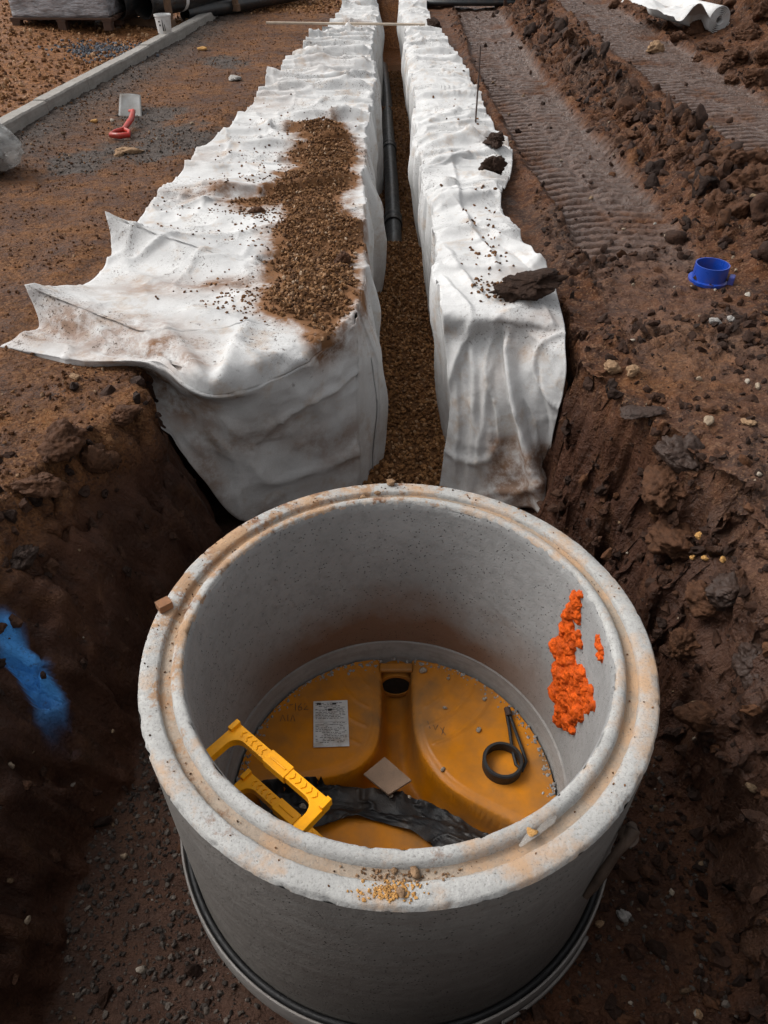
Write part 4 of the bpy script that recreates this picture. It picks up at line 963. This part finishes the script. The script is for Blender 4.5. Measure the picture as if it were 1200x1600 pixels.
# ------------------------------------------------------------------ TRENCH: gravel bed and pipe
r0 = np.random.default_rng(2)
def bed_z(x, y):
    z = np.interp(y, [2.2, 3.2, 5.1, 6.0, 6.40, 6.70, 7.4, 11.0, 11.6, 12.1, 16], [-1.02, -.955, -.90, -.79, -.80, -.90, -1.0, -1.0, -.85, -1.0, -1.0])
    return z+.012*np.sin(x*9+y*4)+.01*np.sin(y*11)
xb = np.linspace(-.26, .58, 60); yb = np.linspace(2.05, 15.5, 620); XB, YB = np.meshgrid(xb, yb)
wid = np.interp(YB, [2.05, 3.0, 3.4], [.30, .12, 0]); XB = .12+(XB-.12)*(1+wid*2)
ZB = bed_z(XB, YB)-.012
bedV = np.c_[XB.ravel(), YB.ravel(), ZB.ravel()]
n1 = 11500; x = r0.uniform(-.22, .56, n1); y = 2.3+(7.3-2.3)*r0.random(n1)**1.15
n2 = 4200; x = np.r_[x, r0.uniform(-.2, .45, n2)]; y = np.r_[y, r0.uniform(7.2, 15, n2)]
s = np.r_[r0.uniform(.009, .019, n1), r0.uniform(.012, .022, n2)]
st_ = scatter('trench_gravel', np.c_[x, y, bed_z(x, y)-.004+r0.uniform(-.004, .008, len(x))], s, M['gravel_trench_lightened'], 1, 3, flat=False)
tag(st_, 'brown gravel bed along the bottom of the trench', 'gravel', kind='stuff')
bed = mesh_np('gravel_bed', bedV, grid_faces(620, 60), M['gravel']); tag(bed, 'compacted brown bedding below the trench gravel', 'gravel', kind='stuff')
pp = empty('drain_pipe', (.09, 6.5, -.90), 'black plastic drain pipe with couplings laid in the trench', 'pipe')
pts_ = [(0, -.45, -.01), (0, -.1, -.005), (.0, .6, 0), (-.01, 2.0, .005), (-.025, 3.2, .005), (-.04, 4.4, 0), (-.05, 6, -.01), (-.10, 8.4, -.02)]
MB().tube(pts_, .075, 28).build('pipe_barrel', M['black_pipe'], pp, smooth=50)
for yy, xx in ((.75, -.002), (3.25, -.026)):
    c = MB(); c.lathe([(.0755, -.11), (.086, -.11), (.089, -.10), (.089, -.03), (.084, -.02), (.084, .02), (.089, .03), (.089, .10), (.086, .11), (.0755, .11)], 32, (xx, yy, .002), axis=(0, 1, 0))
    c.build('coupling', M['black_pipe'], pp, smooth=35)
# gravel spilled on the left sheet
def in_poly_pts(poly, n, seed):
    r0 = np.random.default_rng(seed); p = np.array(poly); lo, hi = p.min(0), p.max(0); out = np.zeros((0, 2))
    while len(out) < n:
        q_ = r0.uniform(lo, hi, (n, 2)); q_ = q_[inpoly(q_[:, 0], q_[:, 1], poly)]; out = np.r_[out, q_]
    return out[:n]
pts = in_poly_pts(PILE, 6800, 5); sd = sdpoly(pts[:, 0], pts[:, 1], PILE)
keep = np.random.default_rng(1).random(len(pts)) < sstep(-.02, .13, sd+.07*fbm(pts*7, 3, 2))+.10; pts = pts[keep]; sd = sd[keep]
zt = np.array([top_at(a, b) for a, b in pts]); r0 = np.random.default_rng(8)
hh = np.clip(sd, 0, .16)*.20*(1+.5*fbm(pts*4, 3, 6))
sp_pts = np.c_[pts, zt+r0.random(len(pts))*hh*.25+hh*.8+.002]
s = r0.uniform(.006, .0155, len(pts))*np.where(pts[:, 1] < 4.1, 1.15, .95)
tag(scatter('spilled_gravel', sp_pts, s, M['gravel_spill'], 1, 14, flat=False), 'brown gravel spilled over the left geotextile sheet', 'gravel', kind='stuff')
# scattered crumbs on both sheets
r0 = np.random.default_rng(18); cp = []
for (px, py, sx, sy, n) in ((470, 290, 45, 30, 260), (440, 350, 40, 30, 200), (480, 240, 45, 25, 200), (420, 330, 50, 8, 150), (470, 195, 40, 10, 80), (400, 470, 30, 12, 90), (510, 215, 60, 15, 60), (430, 245, 70, 10, 45), (380, 290, 60, 15, 45), (330, 318, 60, 12, 60), (370, 460, 50, 20, 90), (330, 350, 70, 20, 30), (470, 420, 60, 50, 60), (430, 160, 80, 30, 30), (540, 60, 30, 20, 20), (560, 44, 12, 4, 40), (820, 300, 20, 30, 10)):
    q_ = r0.normal(size=(n, 2))*(sx, sy)+(px, py)
    for a, b in q_:
        w = W(a, b, .05)
        if xL(w.y)+.03 < w.x < -.15: cp.append((w.x, w.y, top_at(w.x, w.y)+.003))
cp = np.array(cp); tag(scatter('sheet_crumbs', cp, r0.uniform(.004, .013, len(cp)), M['gravel'], 1, 19), 'small brown crumbs scattered over the left white sheet', 'crumbs', kind='stuff')
cp = []
for (px, py, sx, sy, n) in ((765, 455, 14, 12, 46), (770, 430, 25, 20, 14), (752, 405, 10, 8, 6), (745, 350, 14, 28, 26), (770, 400, 10, 22, 20), (735, 260, 25, 60, 14), (700, 160, 20, 60, 14)):
    for a, b in r0.normal(size=(n, 2))*(sx, sy)+(px, py):
        w = W(a, b, .05)
        if .33 < w.x < xR(w.y)-.03: cp.append((w.x, w.y, top_at(w.x, w.y)+.005))
cp = np.array(cp); tag(scatter('sheet_crumbs', cp, r0.uniform(.006, .016, len(cp)), M['gravel'], 1, 20), 'brown crumbs on the right white sheet beside the biggest clod', 'crumbs', kind='stuff')
for px, py, sz, rz, lb, sd_ in ((822, 468, (.30, .15, .13), .05, 'large oblong mud clod near the front of the right white sheet', 51), (771, 277, (.17, .13, .16), .3, 'blocky mud clod on the right white sheet by the steel rod', 52), (773, 243, (.17, .11, .08), -.4, 'flat mud clod just behind the blocky one on the white sheet', 53), (678, 47, (.17, .14, .13), 0, 'dark mud clod at the far end of the right white sheet', 54)):
    v = W(px, py, .05); lump('mud_clod', (v.x, v.y, top_at(v.x, v.y)), sz, M['clod_dark'], sd_, lb, 'mud clod', rz=rz, sink=.12, rough=.5)
v = W(537, 395, .1); lump('mud_clod', (v.x, v.y, top_at(v.x, v.y)), (.09, .08, .08), M['clod'], 56, 'round dark clod in the gravel on the left white sheet', 'mud clod', sink=.0)
v = W(402, 329, .05); lump('mud_clod', (v.x, v.y, top_at(v.x, v.y)), (.11, .05, .04), M['clod'], 57, 'small flat dark clod on the left white sheet beyond the tall fold', 'mud clod', sink=.1)
# steel pin and batten
p0, p1 = W(742, 208, .02), WY(748, 118, 6.9)
tag(MB().tube([p0-Vector((0, 0, .15)), p1], .007, 8).build('steel_pin', M['rust'], smooth=60), 'thin rusty steel pin standing upright through the right white sheet', 'pin')
p0, p1 = W(722, 168, .02), WY(718, 92, 8.4)
tag(MB().tube([(.93, 8.2, -.1), (.91, 8.15, .42)], .006, 8).build('steel_pin', M['rust'], smooth=60), 'farther thin steel pin beside the right white sheet', 'pin')
a, b = W(416, 37, .12), W(664, 37, .14)
bt = MB(); dv = b-a; rot = Matrix.Rotation(math.atan2(dv.y, dv.x), 3, 'Z'); bt.box((a+b)/2, (dv.length, .045, .025), rot)
tag(bt.build('timber_batten', M['batten'], bevel=.003), 'pale thin timber batten laid across the far end of the trench', 'batten')

# ------------------------------------------------------------------ LOOSE EARTH on the ground and cut faces
r0 = np.random.default_rng(30)
def sprinkle(name, n, wfn, size, mat, label, seed, sub=1, smooth=False, power=2.2, sink=.25, rough=.28):
    w = wfn(P)*np.maximum((1-und*(gy > 2.95)), 0)*(ins_ring > .76**2); ar = np.outer(np.gradient(ys), np.gradient(xs)).ravel(); w = np.clip(w, 0, None)*ar
    r1 = np.random.default_rng(seed); k = r1.choice(len(P), n, p=w/w.sum()); jit = r1.uniform(-.5, .5, (n, 2))*np.c_[np.gradient(xs)[k % nx], np.gradient(ys)[k // nx]]
    p = P[k].copy(); p[:, 0] += jit[:, 0]; p[:, 1] += jit[:, 1]
    s_ = size[0]+(size[1]-size[0])*r1.random(n)**power
    p += nrm[k]*(s_*(.5-sink))[:, None]
    return tag(scatter(name, p, s_, mat, sub, seed, smooth, rough=rough, flat=False), label, 'loose earth', kind='stuff')
ins_view = lambda q: (np.abs(q[:, 0]) < .62*q[:, 1]+1.3)*(q[:, 1] > -.2)
trackm = np.maximum(sstep(.36, .28, np.abs(gx-1.42-.05*np.sin(gy*.55))), sstep(.46, .38, np.abs(gx-3.28-.05*np.sin(gy*.55))))*sstep(3.8, 4.6, gy)
dens = 1/np.maximum(gy, 1.2)**1.1
sprinkle('mud_crumbs', 9000, lambda q: ins_view(q)*mud_r*(1-.93*trackm)*(gy < 15)*dens*(.25+sstep(-.1, .5, nD+.3*rid))*(1-lef), (.005, .034), M['clod'], 'small mud crumbs strewn over the churned ground right of the trench', 31, sub=2, power=3.4, rough=.4)
sprinkle('mud_crumbs', 1500, lambda q: ins_view(q)*(rid*1.2+heap*.8+.6*np.exp(-((gx-2.35)/.3)**2-((gy-5.1)/.9)**2))*(gy < 17)*dens, (.02, .11), M['clod'], 'broken mud lumps piled along the ridge and heap on the right', 32, sub=3, smooth=True, power=2.6, rough=.55, sink=.35)
sprinkle('mud_crumbs', 3400, lambda q: (dp > -.3)*(gy < 3.3)*(steep*1.0+.35*(depth > .02)+.3*(dp < .1))*np.where(gx > 0, 1.0, .10+.5*sstep(-.35, -.1, q[:, 2])), (.004, .036), M['clod'], 'crumbs of earth clinging to the cut faces of the pit', 33, sub=2, power=3.6, rough=.42, sink=.35)
sprinkle('ground_grit', 14000, lambda q: ins_view(q)*(1-mud_r)*(dk > .1)*(gy < 15)*(depth < .05)*dens*(.2+sstep(.0, .6, nB+.2)), (.003, .015), M['ochre_grit'], 'brown grit strewn over the ground left of the trench', 34, power=2.8)
sprinkle('pit_gravel', 5200, lambda q: pitfloor*(gy < 2.6)*np.where(gx < 0, 1, .35), (.003, .015), M['gravel_grey'], 'dark grey gravel on the floor of the pit', 35, power=2)
sprinkle('pale_pebbles', 420, lambda q: ins_view(q)*(gy < 9)*(dk > .1)*dens*np.where(gx > .8, 1, .35), (.005, .026), M['pebble'], 'pale pebbles dotted over the mud', 36, sub=2, smooth=True, power=2.6)
sprinkle('roadside_gravel', 11000, lambda q: ins_view(q)*lef*(gy > 6)*(gy < 19)*dens, (.010, .036), M['gravel_orange'], 'orange brown gravel behind the concrete kerb', 37, power=1.6)
sprinkle('roadside_gravel', 3500, lambda q: ins_view(q)*(1-lef)*gravel*(gy > 13)*(gy < 20)*(gx < -.5), (.012, .04), M['gravel_orange'], 'orange gravel beyond the far end of the left sheet', 38, power=1.6)
sprinkle('grey_grit', 3200, lambda q: ins_view(q)*grey*(dk > .05)*(gx < .5)*(depth < .05)*(gy < 13)*dens, (.004, .014), M['grit_grey'], 'grey grit and mortar lumps below the kerb', 39, power=2.4)
r1 = np.random.default_rng(40); n = 420; bxy = np.array(W(158, 74, .12)[:2])+r1.normal(size=(n, 2))*np.array([.22, .24]); 
tag(scatter('blue_gravel', np.c_[bxy, [gz_at(a, b)+.008 for a, b in bxy]], r1.uniform(.012, .028, n), M['gravel_blue'], 1, 40), 'patch of blue grey gravel behind the kerb', 'gravel', kind='stuff')
# individual clods
r1 = random.Random(5)
big = [(1165, 300, .40, .26), (1128, 262, .42, .26), (1195, 312, .34, .22), (1150, 335, .3, .2), (1100, 285, .28, .17), (1180, 262, .36, .22), (1062, 250, .24, .15), (1040, 232, .24, .12), (1195, 375, .24, .15), (1130, 320, .2, .12), (985, 185, .28, .12), (890, 62, .30, .22), (955, 165, .2, .1), (930, 130, .2, .1),
       (1115, 80, .34, .18), (1150, 95, .4, .22), (1180, 130, .4, .25), (1165, 60, .5, .3), (1195, 95, .42, .28), (1060, 62, .3, .16), (1090, 50, .3, .2), (1190, 30, .5, .35), (1010, 20, .3, .2), (960, 12, .35, .2), (1040, 45, .26, .16), (1130, 110, .28, .16), (1090, 95, .2, .12), (1145, 130, .25, .15)]
for k, (px, py, a, b) in enumerate(big):
    v = on_ground(px, py); near_ = v.y < 9
    lump('mud_clod', (v.x, v.y, v.z), (a*r1.uniform(.55, .8), a*r1.uniform(.4, .6), b*.78), M['clod'], 500+k,
         'dark broken mud clod in the ridge between the two wheel ruts' if k < 14 else 'rough dark clod on the earth heap by the white roll', 'mud clod', 'clods on the ridge' if k < 14 else 'clods on the heap', rz=r1.uniform(0, 3), tilt=r1.uniform(-.3, .3), sink=.3, rough=.5, sub=5)
for k, (px, py, sz, m, lb) in enumerate(((955, 580, (.085, .07, .06), 'tan_stone', 'rounded brown stone at the pit edge right of the white sheet'), (988, 583, (.06, .06, .05), 'tan_stone', 'smaller brown stone beside the rounded one at the pit edge'), (1115, 504, (.055, .045, .03), 'grey_stone', 'pale grey stone left of another on the mud in front of the blue collar'), (1141, 500, (.04, .04, .03), 'grey_stone', 'small grey stone right of another in front of the blue collar'),
                                        (1168, 662, (.06, .04, .03), 'tan_stone', 'pale tan stone on the mud above the right pit edge'), (1092, 840, (.035, .03, .025), 'yellow_stone', 'yellow stone, topmost of four on the right pit ledge'), (1082, 872, (.025, .025, .02), 'yellow_stone', 'yellow stone, leftmost of four on the right pit ledge'), (1102, 874, (.03, .025, .02), 'yellow_stone', 'yellow stone, middle of three in a row on the right ledge'), (1130, 876, (.03, .028, .024), 'yellow_stone', 'yellow stone, rightmost of four on the right pit ledge'),
                                        (972, 1432, (.045, .036, .03), 'grey_stone', 'rounded grey stone on the pit floor right of the ring'), (936, 1445, (.03, .025, .02), 'tan_stone', 'brown stone against the base on the right pit floor'), (367, 124, (.20, .14, .05), 'grey_stone', 'flat grey stone alone on the ground left of the sheet'), (200, 238, (.26, .12, .05), 'tan_stone', 'flat brown stone in front of the red shovel handle'), (186, 243, (.10, .07, .04), 'tan_stone', 'small stone in front of the flat brown stone by the shovel'), (118, 590, (.06, .035, .025), 'tan_stone', 'pale stone on the bank below the left sheet'), (1022, 82, (.26, .20, .16), 'tan_stone', 'rounded pinkish boulder below the white roll'), (1090, 1585, (.03, .025, .02), 'tan_stone', 'orange stone on the right pit floor at the bottom'))):
    v = on_ground(px, py); lump('stone', v, sz, M[m], 600+k, lb, 'stone', rz=k*1.3, sub=4, sink=.25, rough=.4)
v = on_ground(1000, 645); lump('slate_slab', v, (.17, .11, .025), M['clod_grey'], 640, 'thin flat slab lying on the edge of the right pit bank', 'slab', rz=.3, sink=.1)
# lumps breaking out of the pit banks
for k, (px, py, a, b, lb) in enumerate(((1075, 720, .22, .13, 'slick dark clay block on the lip of the right bank'), (1040, 770, .26, .2, 'tall broken earth block leaning out of the right bank'), (1060, 850, .22, .15, 'earth block with stones behind it on the right ledge'), (1140, 925, .16, .10, 'grey mud block under the yellow stones on the right ledge'), (1070, 1010, .16, .13, 'rusty brown boulder in the right pit bank'), (1170, 1040, .16, .14, 'grey boulder at the right edge of the view in the pit bank'), (1100, 940, .14, .09, 'orange brown clod below the yellow stones'), (1100, 1120, .15, .1, 'dark clod low in the right pit bank'),
                                       (100, 690, .20, .13, 'crumbled earth lump on the left bank below the sheet'), (150, 720, .16, .12, 'jagged earth lump nearest the left void'), (60, 760, .18, .1, 'earth lump near the left edge of the bank'), (190, 650, .15, .09, 'earth lump at the lip under the left sheet'), (35, 870, .13, .08, 'grey crumbly patch high on the left cut face'))):
    v = on_ground(px, py); lump('earth_block', v, (a, a*.75, b), M['clod_grey'] if k in (0, 3, 5, 12) else M['clod'], 700+k, lb, 'earth block', rz=k*.9, tilt=.25, sink=.42, rough=.42)

# ------------------------------------------------------------------ BLUE COLLAR
v = W(1107, 436, 0); z = gz_at(v.x, v.y)
bc = empty('pipe_collar', (v.x, v.y, z-.004), 'bright blue plastic pipe collar lying on the brown mud', 'pipe collar', rz=.3)
MB().lathe([(.082, 0), (.088, 0), (.088, .10), (.082, .10)], 56).build('collar_wall', M['blue'], bc, smooth=40)
MB().lathe([(.0885, .008), (.104, .006), (.106, .022), (.0885, .024)], 56).build('flange', M['blue'], bc, smooth=40)
MB().box((.075, -.085, .03), (.05, .03, .06), Matrix.Rotation(.8, 3, 'Z')).build('lug', M['blue'], bc, bevel=.006)

# ------------------------------------------------------------------ KERB
def kerb_unit():
    mb = MB(); L = .905; r0 = random.Random(4)
    prof_ = [(-.0625, -.12), (.0625, -.12), (.0625, .115), (.050, .130), (-.058, .130), (-.0625, .125)]
    n = 12; rings = []
    for i in range(n+1):
        y = -L/2+L*i/n; rings.append(mb._vs([(x+r0.uniform(-.0015, .0015), y, z+r0.uniform(-.002, .002)) for x, z in prof_]))
    for a, b in zip(rings, rings[1:]):
        for k in range(6): mb.bm.faces.new((a[k], a[(k+1) % 6], b[(k+1) % 6], b[k]))
    mb.bm.faces.new(rings[0]); mb.bm.faces.new(rings[-1][::-1])
    return mb.build('kerb_stone', M['kerb'], bevel=.004)
ks = kerb_unit(); tag(ks, 'grey concrete kerb stone in the long row beside the gravel', 'kerb stone', 'kerb stones in the row')
ka = math.atan(.0915)
for i in range(23):
    o = ks if i == 0 else copy_tree(ks)
    y = 5.0+i*.915*math.cos(ka); o.location = (kerb_x(y), y, .016+.004*math.sin(i*2.3)); o.rotation_euler = (0, .004*math.sin(i*1.7), -ka+.003*math.sin(i*3.1))

# ------------------------------------------------------------------ SHOVEL
sv = empty('shovel', (*W(199, 190)[:2], 0.02), 'short shovel with red D handle, grey blade against the mortar pile', 'shovel')
def loc(v): return v-Vector(sv.location)
hs_, he_ = WY(184, 210, 6.72), WY(205, 186, 7.22)
hs_, he_ = W(187, 211, .03), W(205, 186, .06)
a, b = loc(hs_), loc(he_); ax_ = (b-a).normalized(); sd_ = ax_.cross(Vector((0, 0, 1))).normalized()
MB().tube([a+ax_*.12, b], [.020, .023], 14).build('shaft', M['red'], sv, smooth=50)
MB().tube([a+ax_*.14+sd_*.0, a+ax_*.08+sd_*.06, a+ax_*.0+sd_*.075, a-ax_*.02, a-sd_*.075, a+ax_*.08-sd_*.06, a+ax_*.14], [.015, .014, .016, .018, .016, .014, .015], 10, flat=1.3).build('handle', M['red'], sv, smooth=60)
bl = MB(); c0, c1, c2, c3 = [loc(WY(x, y, yy)) for x, y, yy in ((185, 185, 7.34), (222, 186, 7.34), (220, 149, 7.62), (187, 147, 7.62))]
n = 10; g = []
for j in range(n+1):
    row = []
    for i in range(n+1):
        u, w_ = i/n, j/n; p = (c0.lerp(c1, u)).lerp(c3.lerp(c2, u), w_); p = p+Vector((0, .03*(1-(2*u-1)**2), 0)); row.append(bl.bm.verts.new(p))
    g.append(row)
for j in range(n):
    for i in range(n): bl.bm.faces.new((g[j][i], g[j][i+1], g[j+1][i+1], g[j+1][i]))
o = bl.build('blade', M['steel'], sv, smooth=60); sm_ = o.modifiers.new('thickness', 'SOLIDIFY'); sm_.thickness = .004
MB().tube([b, b+ax_*.10+Vector((0, 0, .03)), (c0+c1)/2+Vector((0, .02, .06))], [.024, .020, .012], 10).build('socket', M['red'], sv, smooth=60)
v = on_ground(148, 191); lump('plastic_scrap', v, (.06, .05, .04), M['yellow_stone'], 801, 'small yellow plastic scrap left of the red shovel', 'scrap', sub=3, rough=.3)
v = on_ground(316, 78); lump('stone', v, (.12, .08, .05), M['yellow_stone'], 802, 'small ochre stone on the ground near the kerb haunch', 'stone', sub=3)

# ------------------------------------------------------------------ POLYTHENE BAG at the left edge
v = W(-14, 274, .0); bgE = empty('polythene_bag', (v.x, v.y, gz_at(v.x, v.y)), 'crumpled clear polythene bag with a dark load at the left edge', 'bag')
V0, F0 = ICO[4]; vv_ = V0*1.0
hh_ = (vv_[:, 2]+1)/2; taper = 1-.55*hh_**1.2
vv_ = np.c_[vv_[:, 0]*taper*.31, vv_[:, 1]*taper*.24, hh_*.40]
dn_ = .045*ridged(V0*2.4, 3, 7)+.02*fbm(V0*6, 3, 5); vv_ = vv_+V0*dn_[:, None]*np.array([1, 1, .5]); vv_[:, 2] = np.maximum(vv_[:, 2], .003)
mesh_np('film', vv_, F0, M['poly'], bgE)
lump('contents', (-.02, 0, .03), (.42, .34, .16), M['gravel_grey'], 805, parent=bgE, sub=3, sink=.3)

# ------------------------------------------------------------------ WHITE BUCKET on the kerb
v = W(249, 54, .13); bu = empty('bucket', (kerb_x(v.y)-.02, v.y, .148), 'small white plastic bucket with black markings on the kerb', 'bucket')
MB().lathe([(.0005, .002), (.078, .002), (.082, .0), (.097, .175), (.104, .177), (.104, .195), (.094, .195), (.093, .18), (.077, .008), (.0005, .008)], 40, closed=False).build('tub', M['white'], bu, smooth=40)
mk = MB(); 
def onb(a, z): r_ = .0835+.0145*z/.175; return (r_*math.cos(a), r_*math.sin(a), z)
def patch(pts):
    mk.bm.faces.new([mk.bm.verts.new(onb(R(-90)+a, z)) for a, z in pts])
patch([(-.0, .03), (.22, .03), (.12, .15), (.06, .15)]); patch([(.28, .03), (.42, .03), (.38, .10), (.30, .10)]); patch([(-.45, .12), (-.2, .12), (-.2, .135), (-.45, .135)]); patch([(-.4, .08), (-.15, .08), (-.15, .10), (-.4, .10)])
mk.build('printed_marks', M['ink'], bu)
# ------------------------------------------------------------------ WRAPPED PALLET
v = W(102, 46, .14); zp = gz_at(v.x, v.y)-.01
pa_ = empty('wrapped_pallet', (v.x, v.y+.45, zp), 'pallet of goods in grey stretch wrap on the gravel', 'pallet', rz=-.03)
pb_ = MB()
for xx in (-.58, 0, .58):
    for yy in (-.44, 0, .44): pb_.box((xx, yy, .055), (.10, .12, .09))
for xx in (-.58, 0, .58): pb_.box((xx, 0, .111), (.12, 1.0, .022))
for yy in (-.44, -.22, 0, .22, .44): pb_.box((0, yy, .1335), (1.3, .12, .022))
pb_.build('pallet', M['wood_dark'], pa_, bevel=.003)
bm = bmesh.new(); bmesh.ops.create_cube(bm, size=1.0); bmesh.ops.subdivide_edges(bm, edges=bm.edges, cuts=26, use_grid_fill=True)
for vtx in bm.verts:
    vtx.co = Vector((vtx.co.x*1.22, vtx.co.y*.92, (vtx.co.z+.5)*.95+.146))
vc = np.array([v_.co[:] for v_ in bm.verts]); dn_ = .022*ridged(vc*np.array([2.0, 2.0, 5.0])+.9*fbm(vc*2, 2, 1)[:, None], 3, 3)+.012*fbm(vc*np.array([5, 5, 9]), 3, 6)
bm.normal_update()
for v_, d_ in zip(bm.verts, dn_): v_.co += v_.normal*d_; v_.co.z = max(v_.co.z, .146)
me = bpy.data.meshes.new('wrapped_load'); bm.to_mesh(me); bm.free(); me.materials.append(M['wrap']); me.polygons.foreach_set('use_smooth', np.ones(len(me.polygons), bool))
o = bpy.data.objects.new('wrapped_load', me); col.objects.link(o); o.parent = pa_
# ------------------------------------------------------------------ BLACK PIPES by the pallet
kd = Vector((math.sin(ka), math.cos(ka), 0)); kn = Vector((kd.y, -kd.x, 0))
def big_pipe(start, length, r_, label, group=None, rot=0.0):
    o = empty('black_pipe', start, label, 'pipe', group, rz=-ka+rot)
    MB().lathe([(r_*.90, 0), (r_, 0), (r_, length), (r_*.90, length)], 36, axis=(0, 1, 0)).build('pipe_wall', M['black_pipe'], o, smooth=40)
    MB().lathe([(r_*.9, .6), (.001, .6), (.001, .61), (r_*.9, .61)], 24, axis=(0, 1, 0)).build('bore_dark_disc', M['bore_dark'], o)  # black disc across the pipe, painted as its unlit interior
    if r_ > .1: MB().lathe([(r_*.998, .75), (r_*1.02, .75), (r_*1.02, .82), (r_*.998, .82)], 36, axis=(0, 1, 0)).build('white_band', M['white'], o)
    return o
v = W(188, 40, .14); zg = gz_at(v.x, v.y)+.10
big_pipe((v.x, v.y, zg+.16), 4.2, .16, 'large black pipe end nearest the wrapped pallet', 'large black pipes in the stack', -.30)
big_pipe((v.x+.33, v.y+.05, zg+.16), 4.2, .16, 'large black pipe beside the timber post, nearer the kerb', 'large black pipes in the stack', -.30)
big_pipe((v.x+.165, v.y+.1, zg+.45), 4.2, .16, 'large black pipe on top of the stack by the pallet', 'large black pipes in the stack', -.30)
for k, (tt_, lb) in enumerate(((.35, 'upright timber frame holding the near end of the black pipes'), (2.0, 'upright timber frame holding the far part of the black pipes'))):
    q_ = Vector((v.x, v.y, zg))+Vector((math.sin(ka+.30), math.cos(ka+.30), 0))*tt_
    f = MB(); rot = Matrix.Rotation(-ka-.30, 3, 'Z'); f.box(rot @ Vector((.165, 0, -.05)), (.86, .08, .09), rot); f.box(rot @ Vector((-.21, 0, .30)), (.07, .07, .78), rot); f.box(rot @ Vector((.54, 0, .30)), (.07, .07, .78), rot)
    tag(f.build('timber_cradle', M['wood'], bevel=.003, loc=q_), lb, 'timber cradle')
v = W(290, 30, .1); big_pipe((v.x, v.y, gz_at(v.x, v.y)+.095), 3.0, .095, 'narrower black pipe lying behind the kerb beyond the bucket', None, -.45)
# long black pipe bundle at the far end
v = W(745, 10, .0); zf = gz_at(v.x, v.y+.4)
fb = empty('pipe_coil', (v.x, v.y+.35, zf+.02), 'low black pipe coil on the mud beyond the trench end', 'pipe coil')
cm = MB(); r0_ = random.Random(1)
for k in range(9):
    th0 = r0_.uniform(0, 6); rr_ = .55+.05*k*.9; zz = .05+.045*(k % 4)
    cm.tube([(rr_*1.25*math.cos(th0+t_), rr_*.75*math.sin(th0+t_), zz+.012*math.sin(3*t_+k)) for t_ in np.linspace(0, 2*math.pi, 49)], .045, 8)
cm.build('coil_turns', M['black_pipe'], fb, smooth=60)
# ------------------------------------------------------------------ WHITE ROLL top right
v = W(1126, 26, .25); ro = empty('geotextile_roll', (v.x, v.y, gz_at(v.x, v.y)-.02), 'white geotextile roll partly unrolled on the earth heap', 'geotextile roll', rz=R(14))
tr_ = MB(); n = 180; ptsS = []
for k in range(n):
    a_ = k/n*2*math.pi*6; r_ = .04+.115*k/n; ptsS.append((r_*math.cos(a_), r_*math.sin(a_)))
L = 1.6; va = []
for yy in np.linspace(0, L, 14):
    va.append([tr_.bm.verts.new((x+.003*math.sin(yy*9), yy, z+.15)) for x, z in ptsS])
for a_, b_ in zip(va, va[1:]):
    for k in range(n-1): tr_.bm.faces.new((a_[k], a_[k+1], b_[k+1], b_[k]))
o = tr_.build('rolled_cloth', M['fabric'], ro, smooth=60, recalc=False); s_ = o.modifiers.new('thickness', 'SOLIDIFY'); s_.thickness = .006
uu, vv = np.meshgrid(np.linspace(0, 1, 40), np.linspace(0, 1, 40)); fx = -.10-uu*.48; fy = vv*1.6-.02*uu; fz = .12+.20*np.sin(uu*2.6)*(.7+.3*np.sin(vv*5+uu*4))+.05*fbm(np.c_[fx.ravel()*5, fy.ravel()*5], 3, 2).reshape(fx.shape)
o = mesh_np('loose_flap', np.c_[fx.ravel(), fy.ravel(), fz.ravel()], grid_faces(40, 40), M['fabric'], ro); s_ = o.modifiers.new('thickness', 'SOLIDIFY'); s_.thickness = .005
